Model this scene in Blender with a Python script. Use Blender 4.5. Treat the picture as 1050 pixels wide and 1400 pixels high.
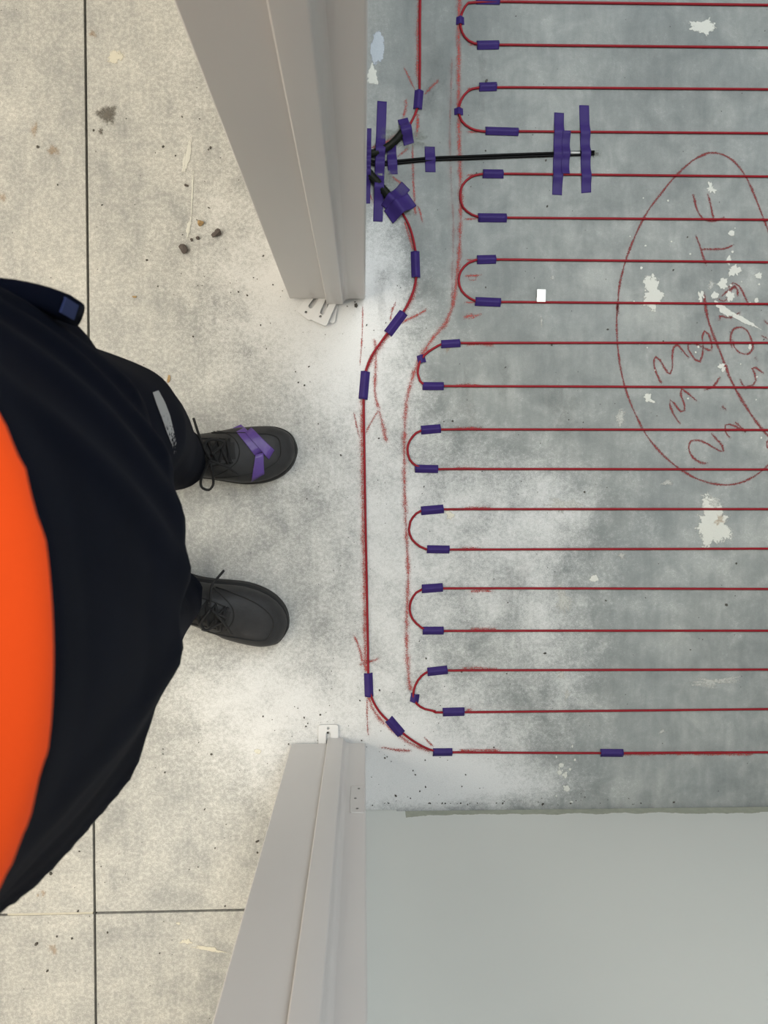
import bpy, bmesh, math, random
import numpy as np
from mathutils import Vector, Matrix
from mathutils.bvhtree import BVHTree

for o in list(bpy.data.objects):
    bpy.data.objects.remove(o, do_unlink=True)
S = bpy.context.scene
C = S.collection
R = math.radians
rnd = random.Random(11)

# ------------------------------------------------------------------ camera
F = 1000.0                 # focal length in pixels of the 1050x1400 frame
H = F / 762.0              # eye height: floor scale 762 px per metre (cable rows 3 inches apart)
NAD = (497.0, 668.0)       # where the plumb line meets the floor
cam_d = bpy.data.cameras.new('camera'); cam = bpy.data.objects.new('camera', cam_d); C.objects.link(cam)
cam_d.sensor_fit = 'VERTICAL'; cam_d.sensor_height = 9.6; cam_d.sensor_width = 7.2
cam_d.lens = 9.6 * F / 1400
cam_d.clip_start = 0.01
dn = Vector(((NAD[0] - 525) / F, -(NAD[1] - 700) / F, -1)).normalized()
ROT = dn.rotation_difference(Vector((0, 0, -1)))
cam.rotation_mode = 'QUATERNION'; cam.rotation_quaternion = ROT
cam.location = (0, 0, H)
cam_d.dof.use_dof = True; cam_d.dof.focus_distance = H; cam_d.dof.aperture_fstop = 3.2
S.camera = cam
CAM = Vector((0, 0, H))
def ray(px, py):
    return (ROT @ Vector(((px - 525) / F, -(py - 700) / F, -1))).normalized()
def P(px, py, z=0.0):
    d = ray(px, py)
    return CAM + d * ((z - H) / d.z)

# ------------------------------------------------------------------ world, lamps, exposure
W = bpy.data.worlds.new('world'); S.world = W; W.use_nodes = True
W.node_tree.nodes['Background'].inputs[0].default_value = (0.9, 0.95, 1.0, 1)
W.node_tree.nodes['Background'].inputs[1].default_value = 0.3
def area(name, loc, target, sx, sy, power, col):
    l = bpy.data.lights.new(name, 'AREA'); l.shape = 'RECTANGLE'; l.size = sx; l.size_y = sy
    l.energy = power; l.color = col
    o = bpy.data.objects.new(name, l); C.objects.link(o)
    o.location = loc
    o.rotation_euler = (Vector(target) - Vector(loc)).to_track_quat('-Z', 'Y').to_euler()
    return o
area('hall_ceiling_light', (-1.25, -0.1, 2.42), (-1.0, -0.1, 0), 1.7, 3.2, 66, (1.0, 0.93, 0.80))
area('hall_side_fill', (-2.62, -0.2, 1.45), (0, -0.2, 0.9), 2.6, 1.5, 26, (1.0, 0.92, 0.78))  # added warm fill to light the jamb and stop edges; no window built
area('room_ceiling_light', (0.55, 0.75, 2.42), (0.45, 0.4, 0), 0.95, 2.1, 48, (0.90, 0.96, 1.0))
S.view_settings.view_transform = 'Standard'
S.view_settings.look = 'None'
S.view_settings.gamma = 1
S.view_settings.use_curve_mapping = False
S.view_settings.exposure = 0.5

# ------------------------------------------------------------------ material helpers
class NT:
    def __init__(s, name):
        m = bpy.data.materials.new(name); m.use_nodes = True
        s.m = m; s.t = m.node_tree; s.b = s.t.nodes['Principled BSDF']
        s.pos = s.t.nodes.new('ShaderNodeNewGeometry').outputs['Position']
        s.obj = s.t.nodes.new('ShaderNodeTexCoord').outputs['Object']
    def link(s, a, b):
        if hasattr(a, 'is_linked') or hasattr(a, 'links'): s.t.links.new(a, b)
        else: b.default_value = a
    def math(s, op, a, b=0.0, c=0.0, clamp=False):
        n = s.t.nodes.new('ShaderNodeMath'); n.operation = op; n.use_clamp = clamp
        for i, v in enumerate((a, b, c)): s.link(v, n.inputs[i])
        return n.outputs[0]
    def vec(s, v, sc):
        n = s.t.nodes.new('ShaderNodeVectorMath'); n.operation = 'MULTIPLY'
        s.t.links.new(v, n.inputs[0]); n.inputs[1].default_value = sc
        return n.outputs[0]
    def noise(s, scale, detail=4, rough=0.55, v=None, dist=0.0):
        n = s.t.nodes.new('ShaderNodeTexNoise'); n.inputs['Scale'].default_value = scale
        n.inputs['Detail'].default_value = detail; n.inputs['Roughness'].default_value = rough
        n.inputs['Distortion'].default_value = dist
        s.t.links.new(v if v is not None else s.pos, n.inputs['Vector'])
        return n.outputs['Fac']
    def voro(s, scale, v=None):
        n = s.t.nodes.new('ShaderNodeTexVoronoi'); n.inputs['Scale'].default_value = scale
        s.t.links.new(v if v is not None else s.pos, n.inputs['Vector'])
        return n.outputs['Distance'], n.outputs['Color']
    def attr(s, name):
        n = s.t.nodes.new('ShaderNodeAttribute'); n.attribute_name = name
        return n.outputs['Fac']
    def step(s, x, lo, hi):
        n = s.t.nodes.new('ShaderNodeMapRange'); n.interpolation_type = 'SMOOTHSTEP'
        s.link(x, n.inputs[0]); n.inputs[1].default_value = lo; n.inputs[2].default_value = hi
        return n.outputs[0]
    def mix(s, f, a, b):
        n = s.t.nodes.new('ShaderNodeMix'); n.data_type = 'RGBA'
        s.link(f, n.inputs[0])
        for v, k in ((a, 6), (b, 7)):
            if isinstance(v, tuple): n.inputs[k].default_value = (*v, 1) if len(v) == 3 else v
            else: s.t.links.new(v, n.inputs[k])
        return n.outputs[2]
    def ramp(s, f, stops):
        n = s.t.nodes.new('ShaderNodeValToRGB'); s.t.links.new(f, n.inputs[0])
        e = n.color_ramp.elements
        while len(e) < len(stops): e.new(0.5)
        for i, (p, c) in enumerate(stops):
            e[i].position = p; e[i].color = (*c, 1)
        return n.outputs[0]
    def bump(s, h, strength, dist=0.001):
        n = s.t.nodes.new('ShaderNodeBump'); n.inputs['Strength'].default_value = strength
        n.inputs['Distance'].default_value = dist
        s.t.links.new(h, n.inputs['Height']); s.t.links.new(n.outputs[0], s.b.inputs['Normal'])
    def out(s, col=None, rough=None, alpha=None, metal=None, spec=None):
        for v, k in ((col, 'Base Color'), (rough, 'Roughness'), (alpha, 'Alpha'), (metal, 'Metallic'), (spec, 'Specular IOR Level')):
            if v is None: continue
            if isinstance(v, tuple): s.b.inputs[k].default_value = (*v, 1)
            elif isinstance(v, (int, float)): s.b.inputs[k].default_value = v
            else: s.t.links.new(v, s.b.inputs[k])
        return s.m

def simple(name, col, rough=0.5, var=0.12, scale=60, bump=0.0, bscale=400, spec=0.5, metal=0):
    t = NT(name)
    n = t.noise(scale, 4, v=t.obj)
    c = t.mix(n, tuple(x * (1 - var) for x in col), tuple(min(1, x * (1 + var)) for x in col))
    if bump: t.bump(t.noise(bscale, 3, v=t.obj), bump)
    return t.out(c, rough, spec=spec, metal=metal)

def concrete():
    t = NT('concrete')
    big = t.noise(4.5, 5, 0.6)
    mid = t.noise(17, 7, 0.62, dist=0.4)
    fine = t.noise(150, 4, 0.7)
    grain = t.noise(680, 2, 0.7)
    streak = t.noise(9, 5, 0.6, v=t.vec(t.pos, (6, 1.1, 1)))
    hall = t.attr('hall'); spray = t.attr('spray'); dark_tone = t.attr('dark_tone')
    f = t.math('ADD', t.math('MULTIPLY', big, 0.40), t.math('MULTIPLY', mid, 0.40))
    f = t.math('ADD', f, t.math('MULTIPLY', streak, 0.20))
    room_c = t.ramp(f, [(0.40, (0.175, 0.188, 0.182)), (0.50, (0.235, 0.248, 0.236)), (0.60, (0.315, 0.325, 0.305))])
    hall_c = t.ramp(f, [(0.37, (0.30, 0.305, 0.295)), (0.50, (0.44, 0.438, 0.41)), (0.62, (0.53, 0.522, 0.48))])
    base = t.mix(hall, room_c, hall_c)  # paler, warmer hall concrete; part of the difference is light put into the colour
    base = t.mix(t.math('MULTIPLY', dark_tone, t.math('ADD', 0.35, mid)), base, t.mix(0.42, base, (0.10, 0.115, 0.115)))  # darker patches of the room floor, varied by noise
    # fine grain
    g = t.math('ADD', t.math('MULTIPLY', fine, 0.6), t.math('MULTIPLY', grain, 0.4))
    gs = t.math('MULTIPLY', t.math('ADD', 0.30, hall), t.math('SUBTRACT', 1.0, t.step(g, 0.44, 0.60)))
    base = t.mix(t.math('MULTIPLY', gs, 0.24), base, (0.05, 0.055, 0.055))
    tint = t.noise(2.6, 4, 0.6)
    base = t.mix(t.math('MULTIPLY', t.math('SUBTRACT', 1.0, hall), t.math('MULTIPLY', t.step(tint, 0.45, 0.65), 0.4)), base, t.mix(0.5, base, (0.20, 0.225, 0.23)))
    # white paint overspray, broken up by the concrete's texture
    s = t.math('ADD', spray, t.math('MULTIPLY', t.math('SUBTRACT', mid, 0.5), 1.05))
    s = t.math('ADD', s, t.math('MULTIPLY', t.math('SUBTRACT', fine, 0.5), 1.1))
    s = t.math('ADD', s, t.math('MULTIPLY', t.math('SUBTRACT', grain, 0.5), 1.0))
    base = t.mix(t.math('MULTIPLY', t.step(s, 0.15, 1.25), 0.93), base, (0.575, 0.573, 0.56))
    base = t.mix(t.step(grain, 0.40, 0.52), t.mix(0.10, base, (0.06, 0.065, 0.065)), base)
    # pin holes
    d, c = t.voro(75)
    sep = t.t.nodes.new('ShaderNodeSeparateColor'); t.t.links.new(c, sep.inputs[0])
    hole = t.math('MULTIPLY', t.math('LESS_THAN', d, 0.075), t.math('GREATER_THAN', sep.outputs[0], 0.86))
    base = t.mix(t.math('MULTIPLY', hole, 0.75), base, (0.035, 0.033, 0.03))
    h = t.math('ADD', fine, t.math('MULTIPLY', grain, 0.5))
    t.bump(h, 0.25, 0.0012)
    return t.out(base, 0.72, spec=0.3)
M = {}
M['concrete'] = concrete()
M['joint'] = simple('joint_dirt', (0.035, 0.033, 0.030), 0.95, 0.5, 80, 0.5)

def chalk(name, col, lo, hi, amount=0.9):
    t = NT(name)
    e = t.attr('edge')
    n = t.noise(600, 3, 0.7); m = t.noise(60, 3)
    x = t.math('ADD', e, t.math('MULTIPLY', t.math('SUBTRACT', n, 0.5), 3.4))
    x = t.math('ADD', x, t.math('MULTIPLY', t.math('SUBTRACT', m, 0.5), 1.2))
    a = t.math('MULTIPLY', t.step(x, lo, hi), amount)
    return t.out(col, 0.95, alpha=a, spec=0.1)
M['chalk'] = chalk('red_chalk', (0.34, 0.07, 0.06), 0.25, 1.3, 0.92)
M['chalk_faint'] = chalk('red_chalk_faint', (0.34, 0.08, 0.07), 0.4, 1.7, 0.6)
M['chalk_dark'] = chalk('dark_red_chalk', (0.20, 0.045, 0.045), 0.0, 0.9, 0.85)

def splat(name, col, lo, hi, amount=1.0, sc=130, var=0.1):
    t = NT(name)
    e = t.attr('edge')
    n = t.noise(sc, 5, 0.65); n2 = t.noise(sc * 4, 2)
    x = t.math('ADD', e, t.math('MULTIPLY', t.math('SUBTRACT', n, 0.5), 1.6))
    a = t.math('MULTIPLY', t.step(x, lo, hi), amount)
    c = t.mix(n2, tuple(v * (1 - var) for v in col), tuple(min(1, v * (1 + var)) for v in col))
    t.bump(n, 0.5, 0.001)
    return t.out(c, 0.7, alpha=a, spec=0.3)
M['plaster'] = splat('plaster_splat', (0.52, 0.52, 0.47), 0.15, 0.45, 0.95, 220)
M['plaster_worn'] = splat('plaster_worn', (0.47, 0.47, 0.43), 0.25, 1.0, 0.7, 260)
M['cream'] = splat('cream_splat', (0.66, 0.63, 0.52), 0.15, 0.8, 0.7)
M['rust'] = splat('rust_stain', (0.36, 0.22, 0.10), 0.2, 1.5, 0.6, 330, 0.3)
M['oil_and_pit'] = splat('oil_stain', (0.11, 0.10, 0.085), 0.15, 1.1, 0.9, 420, 0.3)  # stain colour, reused for the painted shade in the sensor pit
M['adhesive'] = splat('grey_adhesive', (0.20, 0.215, 0.185), 0.2, 1.2, 0.7, 260, 0.25)
M['pale_film'] = splat('pale_film', (0.42, 0.46, 0.50), 0.15, 0.4, 0.8, 90)
M['soot'] = splat('dark_smudge', (0.12, 0.125, 0.12), 0.3, 1.6, 0.28, 300, 0.3)

M['jamb'] = simple('jamb_paint', (0.500, 0.480, 0.463), 0.30, 0.02, 12, 0.03, 600)
M['wall_paint'] = simple('wall_paint', (0.50, 0.51, 0.475), 0.6, 0.02, 5, 0.05, 300)
M['white_wall'] = simple('white_wall', (0.72, 0.71, 0.69), 0.8, 0.02, 5)
M['ceiling'] = simple('ceiling_white', (0.78, 0.78, 0.77), 0.9, 0.02, 5)
M['plastic'] = simple('white_plastic', (0.55, 0.545, 0.53), 0.4, 0.03, 40)
M['plate'] = simple('plate_paint', (0.47, 0.455, 0.44), 0.25, 0.03, 60)
M['screw'] = simple('screw_dark', (0.12, 0.12, 0.11), 0.5, 0.2, 60)
def tape_mat():
    t = NT('purple_tape')
    n = t.noise(45, 3, v=t.obj); f = t.noise(12, 2)
    c = t.mix(n, (0.016, 0.009, 0.062), (0.032, 0.017, 0.115))
    c = t.mix(t.math('MULTIPLY', f, 0.4), c, (0.055, 0.030, 0.17))
    t.bump(t.noise(180, 3, v=t.obj), 0.25, 0.0008)
    return t.out(c, 0.5, spec=0.14)
M['tape'] = tape_mat()
M['tape_bright'] = simple('purple_tape_creased', (0.085, 0.040, 0.22), 0.35, 0.25, 40, 0.4, 150)
M['red'] = simple('red_cable', (0.20, 0.005, 0.011), 0.5, 0.2, 30, spec=0.2)
M['black_cable'] = simple('black_cable', (0.004, 0.004, 0.004), 0.5, 0.3, 60, spec=0.08)
M['conduit'] = simple('conduit_black', (0.008, 0.009, 0.006), 0.5, 0.5, 90, spec=0.10)
M['tag'] = simple('white_tag', (0.82, 0.82, 0.80), 0.5, 0.03, 60)
M['leather'] = simple('boot_leather', (0.024, 0.024, 0.025), 0.55, 0.45, 45, 0.4, 260, spec=0.3)
M['rubber'] = simple('boot_rubber', (0.020, 0.020, 0.020), 0.7, 0.3, 70, 0.2, 300, spec=0.25)
M['lace'] = simple('lace_black', (0.006, 0.006, 0.007), 0.8, 0.3, 300, 0.5, 900)
M['seam'] = simple('seam_black', (0.010, 0.010, 0.010), 0.8, 0.2, 300)
def cloth(name, col, var, rough=0.9):
    t = NT(name)
    n = t.noise(14, 5, v=t.obj); w = t.noise(900, 2, v=t.obj)
    f = t.math('ADD', t.math('MULTIPLY', n, 0.6), t.math('MULTIPLY', w, 0.4))
    c = t.mix(f, tuple(x * (1 - var) for x in col), tuple(min(1, x * (1 + var)) for x in col))
    t.bump(w, 0.3, 0.0006)
    t.b.inputs['Sheen Weight'].default_value = 0.014; t.b.inputs['Sheen Roughness'].default_value = 0.35
    return t.out(c, rough, spec=0.015)
M['navy'] = cloth('navy_cloth', (0.0030, 0.0042, 0.0095), 0.5)
M['navy_shirt'] = cloth('navy_shirt_cloth', (0.0024, 0.0036, 0.0085), 0.5)
M['orange'] = cloth('orange_cloth', (0.95, 0.090, 0.014), 0.05)
M['blue'] = simple('blue_tab', (0.007, 0.018, 0.085), 0.8, 0.2, 60)
def reflect_mat():
    t = NT('worn_grey_print')
    e = t.attr('edge'); w = t.attr('along')
    n = t.noise(220, 3, 0.6)
    x = t.math('ADD', t.math('SUBTRACT', 1.25, w), t.math('MULTIPLY', t.math('SUBTRACT', n, 0.5), 2.4))
    a = t.math('MULTIPLY', t.step(x, 0.35, 0.6), 0.95)
    return t.out((0.33, 0.335, 0.34), 0.6, alpha=a)
M['reflect'] = reflect_mat()
M['skin'] = simple('skin', (0.52, 0.30, 0.21), 0.55, 0.08, 30)
M['hair'] = simple('hair_brown', (0.035, 0.022, 0.014), 0.7, 0.3, 120, 0.6, 200)
M['eye'] = simple('eye_white', (0.7, 0.7, 0.7), 0.2, 0.02)
M['pebble_dark'] = simple('pebble_dark', (0.075, 0.062, 0.055), 0.85, 0.4, 200, 0.6, 300)
M['pebble_tan'] = simple('pebble_tan', (0.30, 0.20, 0.09), 0.85, 0.4, 200, 0.6, 300)
M['grit'] = simple('grit', (0.055, 0.05, 0.042), 0.9, 0.5, 300)
def wall_base_mat():
    t = NT('wall_board')
    sx = t.t.nodes.new('ShaderNodeSeparateXYZ'); t.t.links.new(t.pos, sx.inputs[0])
    n = t.noise(26, 5, 0.65); n2 = t.noise(6, 3)
    z = t.math('SUBTRACT', sx.outputs[2], t.math('MULTIPLY', t.math('SUBTRACT', n, 0.5), 0.022))
    z = t.math('SUBTRACT', z, t.math('MULTIPLY', t.math('SUBTRACT', n2, 0.5), 0.030))
    # paint stops short of the board's foot, except by the door
    foot = t.math('MULTIPLY', t.math('LESS_THAN', z, 0.0275), t.math('GREATER_THAN', sx.outputs[0], 0.075))
    edge = t.math('MULTIPLY', t.math('LESS_THAN', t.math('ABSOLUTE', t.math('SUBTRACT', z, 0.0285)), 0.0015), t.math('GREATER_THAN', sx.outputs[0], 0.075))
    raw = t.mix(t.noise(90, 4), (0.24, 0.255, 0.205), (0.36, 0.37, 0.30))
    paint = t.mix(t.noise(5, 2), (0.545, 0.558, 0.525), (0.57, 0.58, 0.545))
    c = t.mix(foot, paint, raw)
    c = t.mix(t.math('MULTIPLY', edge, 0.5), c, (0.62, 0.62, 0.58))
    return t.out(c, 0.62, spec=0.35)
M['wall_board'] = wall_base_mat()

# ------------------------------------------------------------------ object helpers
def tag(o, label=None, cat=None, group=None, kind=None):
    if label: o['label'] = label
    if cat: o['category'] = cat
    if group: o['group'] = group
    if kind: o['kind'] = kind
    return o
def mesh(name, vs, fs, mat, parent=None, smooth=True, attrs=None):
    me = bpy.data.meshes.new(name); me.from_pydata([tuple(v) for v in vs], [], [tuple(f) for f in fs])
    me.update()
    bm = bmesh.new(); bm.from_mesh(me); bmesh.ops.recalc_face_normals(bm, faces=bm.faces); bm.to_mesh(me); bm.free()
    if mat: me.materials.append(mat if not isinstance(mat, str) else M[mat])
    if smooth:
        me.polygons.foreach_set('use_smooth', [True] * len(me.polygons))
    for k, v in (attrs or {}).items():
        a = me.attributes.new(k, 'FLOAT', 'POINT'); a.data.foreach_set('value', np.asarray(v, dtype=np.float32))
    o = bpy.data.objects.new(name, me); C.objects.link(o)
    if parent: o.parent = parent
    return o
def empty(name, loc=(0, 0, 0), parent=None):
    o = bpy.data.objects.new(name, None); C.objects.link(o); o.location = loc; o.empty_display_size = 0.05
    if parent: o.parent = parent
    return o
def box(x0, x1, y0, y1, z0, z1):
    v = [(x, y, z) for z in (z0, z1) for y in (y0, y1) for x in (x0, x1)]
    f = [(0, 2, 3, 1), (4, 5, 7, 6), (0, 1, 5, 4), (2, 6, 7, 3), (0, 4, 6, 2), (1, 3, 7, 5)]
    return v, f
def joinvf(parts):
    vs, fs = [], []
    for v, f in parts:
        n = len(vs); vs += list(v); fs += [tuple(i + n for i in q) for q in f]
    return vs, fs
def spline(pts, step=0.01, closed=False):
    """Catmull-Rom (centripetal) through points, resampled."""
    p = [Vector(q) for q in pts]
    out = []
    n = len(p)
    rng = range(n) if closed else range(n - 1)
    for i in rng:
        p1, p2 = p[i], p[(i + 1) % n]
        p0 = p[i - 1] if (i > 0 or closed) else p1 * 2 - p2
        p3 = p[(i + 2) % n] if (i + 2 < n or closed) else p2 * 2 - p1
        t0 = 0.0
        def dt(a, b): return max((b - a).length, 1e-7) ** 0.5
        t1 = t0 + dt(p0, p1); t2 = t1 + dt(p1, p2); t3 = t2 + dt(p2, p3)
        k = max(1, int((p2 - p1).length / step))
        for j in range(k):
            t = t1 + (t2 - t1) * j / k
            A1 = p0 * ((t1 - t) / (t1 - t0)) + p1 * ((t - t0) / (t1 - t0))
            A2 = p1 * ((t2 - t) / (t2 - t1)) + p2 * ((t - t1) / (t2 - t1))
            A3 = p2 * ((t3 - t) / (t3 - t2)) + p3 * ((t - t2) / (t3 - t2))
            B1 = A1 * ((t2 - t) / (t2 - t0)) + A2 * ((t - t0) / (t2 - t0))
            B2 = A2 * ((t3 - t) / (t3 - t1)) + A3 * ((t - t1) / (t3 - t1))
            out.append(B1 * ((t2 - t) / (t2 - t1)) + B2 * ((t - t1) / (t2 - t1)))
    if not closed: out.append(p[-1])
    return out
def tube(pts, r, seg=8, cap=True):
    pts = [Vector(p) for p in pts]; n = len(pts)
    rad = r if callable(r) else (lambda i: r)
    vs, fs = [], []
    nrm = None
    for i, p in enumerate(pts):
        t = (pts[min(i + 1, n - 1)] - pts[max(i - 1, 0)]).normalized()
        if nrm is None:
            nrm = t.orthogonal().normalized() if abs(t.z) > 0.9 else Vector((0, 0, 1)).cross(t).cross(t).normalized()
        nrm = (nrm - t * nrm.dot(t)).normalized()
        b = t.cross(nrm)
        for k in range(seg):
            a = 2 * math.pi * k / seg
            vs.append(p + (nrm * math.cos(a) + b * math.sin(a)) * rad(i))
    for i in range(n - 1):
        for k in range(seg):
            fs.append((i * seg + k, i * seg + (k + 1) % seg, (i + 1) * seg + (k + 1) % seg, (i + 1) * seg + k))
    if cap:
        fs.append(tuple(range(seg))[::-1]); fs.append(tuple((n - 1) * seg + k for k in range(seg)))
    return vs, fs
def loft(rings, cap=True):
    n = len(rings[0]); vs = [Vector(p) for r in rings for p in r]; fs = []
    for i in range(len(rings) - 1):
        for k in range(n):
            fs.append((i * n + k, i * n + (k + 1) % n, (i + 1) * n + (k + 1) % n, (i + 1) * n + k))
    if cap:
        fs.append(tuple(range(n))[::-1]); fs.append(tuple((len(rings) - 1) * n + k for k in range(n)))
    return vs, fs
def ellring(c, a, b, yaw=0, e=2.0, n=48, fold=None, tilt=None):
    out = []
    for k in range(n):
        t = 2 * math.pi * k / n
        ct, st = math.cos(t), math.sin(t)
        x = a * math.copysign(abs(ct) ** (2 / e), ct); y = b * math.copysign(abs(st) ** (2 / e), st)
        s = 1 + (fold(t) if fold else 0)
        x, y = x * s, y * s
        out.append(Vector((c[0] + x * math.cos(yaw) - y * math.sin(yaw), c[1] + x * math.sin(yaw) + y * math.cos(yaw), c[2] + (tilt(t) if tilt else 0))))
    return out
def plate(outer, holes, z0, z1):
    """Flat plate with holes in XY."""
    bm = bmesh.new(); edges = []
    for loop in [outer] + holes:
        v = [bm.verts.new((x, y, z0)) for x, y in loop]
        edges += [bm.edges.new((v[i], v[(i + 1) % len(v)])) for i in range(len(v))]
    bmesh.ops.triangle_fill(bm, use_beauty=True, use_dissolve=False, edges=edges)
    g = bmesh.ops.extrude_face_region(bm, geom=list(bm.faces))
    bmesh.ops.translate(bm, vec=(0, 0, z1 - z0), verts=[x for x in g['geom'] if isinstance(x, bmesh.types.BMVert)])
    bm.verts.index_update()
    vs = [v.co.copy() for v in bm.verts]; fs = [tuple(v.index for v in f.verts) for f in bm.faces]
    bm.free(); return vs, fs
def rrect(w, h, r, n=5):
    out = []
    for cx, cy, a0 in ((w / 2 - r, h / 2 - r, 0), (-w / 2 + r, h / 2 - r, 90), (-w / 2 + r, -h / 2 + r, 180), (w / 2 - r, -h / 2 + r, 270)):
        for i in range(n + 1):
            a = R(a0 + 90 * i / n); out.append((cx + r * math.cos(a), cy + r * math.sin(a)))
    return out
def circ(cx, cy, r, n=16): return [(cx + r * math.cos(2 * math.pi * k / n), cy + r * math.sin(2 * math.pi * k / n)) for k in range(n)]
def move(vf, loc=(0, 0, 0), rz=0):
    m = Matrix.Translation(Vector(loc)) @ Matrix.Rotation(rz, 4, 'Z')
    return [m @ Vector(v) for v in vf[0]], vf[1]
def rebase(o):
    """put an object's origin at the middle of its foot (mesh data moved back)"""
    co = [v.co for v in o.data.vertices]
    c = Vector(((min(v.x for v in co) + max(v.x for v in co)) / 2, (min(v.y for v in co) + max(v.y for v in co)) / 2, min(v.z for v in co)))
    for v in o.data.vertices: v.co -= c
    o.location = Vector(o.location) + c
    return o
def bevel(o, w, seg=2, ang=35):
    m = o.modifiers.new('bevel', 'BEVEL'); m.width = w; m.segments = seg; m.limit_method = 'ANGLE'; m.angle_limit = R(ang)
    return o
def bvh_of(o):
    bpy.context.view_layer.update()
    dg = bpy.context.evaluated_depsgraph_get(); e = o.evaluated_get(dg); me = e.to_mesh()
    mw = o.matrix_world.copy()
    t = BVHTree.FromPolygons([mw @ v.co for v in me.vertices], [tuple(p.vertices) for p in me.polygons])
    e.to_mesh_clear(); return t

# ------------------------------------------------------------------ structure: floor slabs
floor = mesh('floor', *box(-2.7, 2.7, -2.3, 2.5, -0.14, -0.012), 'joint', smooth=False)
tag(floor, 'pale concrete floor slab with saw cut joints', kind='structure')
BL = [(470, 470, 95, 110, 1.0), (440, 385, 95, 60, .8), (520, 1065, 150, 60, 1.2), (680, 1085, 130, 28, .8),
      (390, 965, 120, 80, .8), (440, 700, 130, 200, .40), (525, 700, 60, 260, .40), (640, 690, 120, 110, .52),
      (570, 890, 95, 150, .48), (330, 320, 90, 110, .5), (720, 830, 80, 130, .45), (770, 690, 60, 50, .35), (530, 330, 30, 60, .4),
      (640, 1010, 120, 60, .5), (330, 460, 80, 90, .35), (300, 950, 90, 130, .35), (270, 130, 60, 90, .25), (790, 930, 60, 90, .3), (860, 760, 220, 150, .18)]
DB = [(600, 90, 110, 130, .9), (560, 30, 80, 100, .6), (650, 420, 70, 90, .35), (760, 500, 120, 90, .25), (560, 250, 60, 60, .4), (950, 130, 200, 120, .35)]
def fields(x, y):
    px, py = 497 + 762 * x, 668 - 762 * y
    s = sum(a * math.exp(-((px - cx) / sx) ** 2 - ((py - cy) / sy) ** 2) for cx, cy, sx, sy, a in BL)
    d = sum(a * math.exp(-((px - cx) / sx) ** 2 - ((py - cy) / sy) ** 2) for cx, cy, sx, sy, a in DB)
    h = 1 / (1 + math.exp((px - 500) / 26.0))
    return min(s, 1.3), min(d, 1), h
def slab(corners, us, vs_):
    """bilinear grid top with a rim going down into the joint"""
    A, B, D, E = [Vector((p[0], p[1], 0)) for p in corners]      # A-B bottom edge, D-E top edge
    V, Fc, at = [], [], ([], [], [])
    nu, nv = len(us), len(vs_)
    for v in vs_:
        for u in us:
            p = (A * (1 - u) + B * u) * (1 - v) + (D * (1 - u) + E * u) * v
            V.append(p)
            f = fields(p.x, p.y)
            for i in range(3): at[i].append(f[i])
    for j in range(nv - 1):
        for i in range(nu - 1):
            Fc.append((j * nu + i, j * nu + i + 1, (j + 1) * nu + i + 1, (j + 1) * nu + i))
    rim = [i for i in range(nu)] + [j * nu + nu - 1 for j in range(1, nv)] + [(nv - 1) * nu + i for i in range(nu - 2, -1, -1)] + [j * nu for j in range(nv - 2, 0, -1)]
    c = (A + B + D + E) / 4
    b0 = len(V)
    for i in rim:
        V.append(Vector((V[i].x, V[i].y, -0.012)))
        for k in range(3): at[k].append(at[k][i])
    m = len(rim)
    for k in range(m): Fc.append((rim[k], b0 + k, b0 + (k + 1) % m, rim[(k + 1) % m]))
    return mesh('slab', V, Fc, 'concrete', floor, smooth=False, attrs={'spray': at[0], 'dark_tone': at[1], 'hall': at[2]})
def uni(*segs):
    out = []
    for a, b, n in segs: out += [a + (b - a) * i / n for i in range(n)]
    return out + [segs[-1][1]]
jt, jb = P(116, 0), P(131, 1400)             # saw cut along the hall
jl, jr = P(0, 1251), P(335, 1244)            # saw cut across it
def jx(y): return jt.x + (jb.x - jt.x) * (jt.y - y) / (jt.y - jb.y)
def jy(x): return jl.y + (jr.y - jl.y) * (x - jl.x) / (jr.x - jl.x)
X0, X1, Y0, Y1 = -2.7, 2.7, -2.3, 2.5
q = 0.0023
cx_ = jx(jy(jx(-0.76))); cy_ = jy(cx_)
slab([(X0, jy(X0) + q), (cx_ - q, cy_ + q), (X0, Y1), (jx(Y1) - q, Y1)], uni((0, .8, 10), (.8, 1, 30)), uni((0, .6, 60), (.6, 1, 12)))
slab([(cx_ + q, cy_ + q), (X1, jy(X1) + q), (jx(Y1) + q, Y1), (X1, Y1)], uni((0, .40, 110), (.40, 1, 24)), uni((0, .53, 150), (.53, 1, 20)))
slab([(X0, Y0), (jx(Y0) - q, Y0), (X0, jy(X0) - q), (cx_ - q, cy_ - q)], uni((0, .8, 10), (.8, 1, 20)), uni((0, .8, 10), (.8, 1, 20)))
slab([(jx(Y0) + q, Y0), (X1, Y0), (cx_ + q, cy_ - q), (X1, jy(X1) - q)], uni((0, .3, 40), (.3, 1, 12)), uni((0, .8, 10), (.8, 1, 20)))
# mortar filling part of the cross joint
f_, g_ = P(10, 1251), P(225, 1246.5)
fill = mesh('joint_filler', *joinvf([box(f_.x, -0.487 - 0.003, jy(-.56) - .0024, jy(-.56) + .0024, -0.012, -0.0012)]), M['cream'].copy(), floor, smooth=False)
fill.data.materials.clear(); fill.data.materials.append(simple('mortar', (0.42, 0.40, 0.33), 0.9, 0.3, 90, 0.5, 200))

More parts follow.
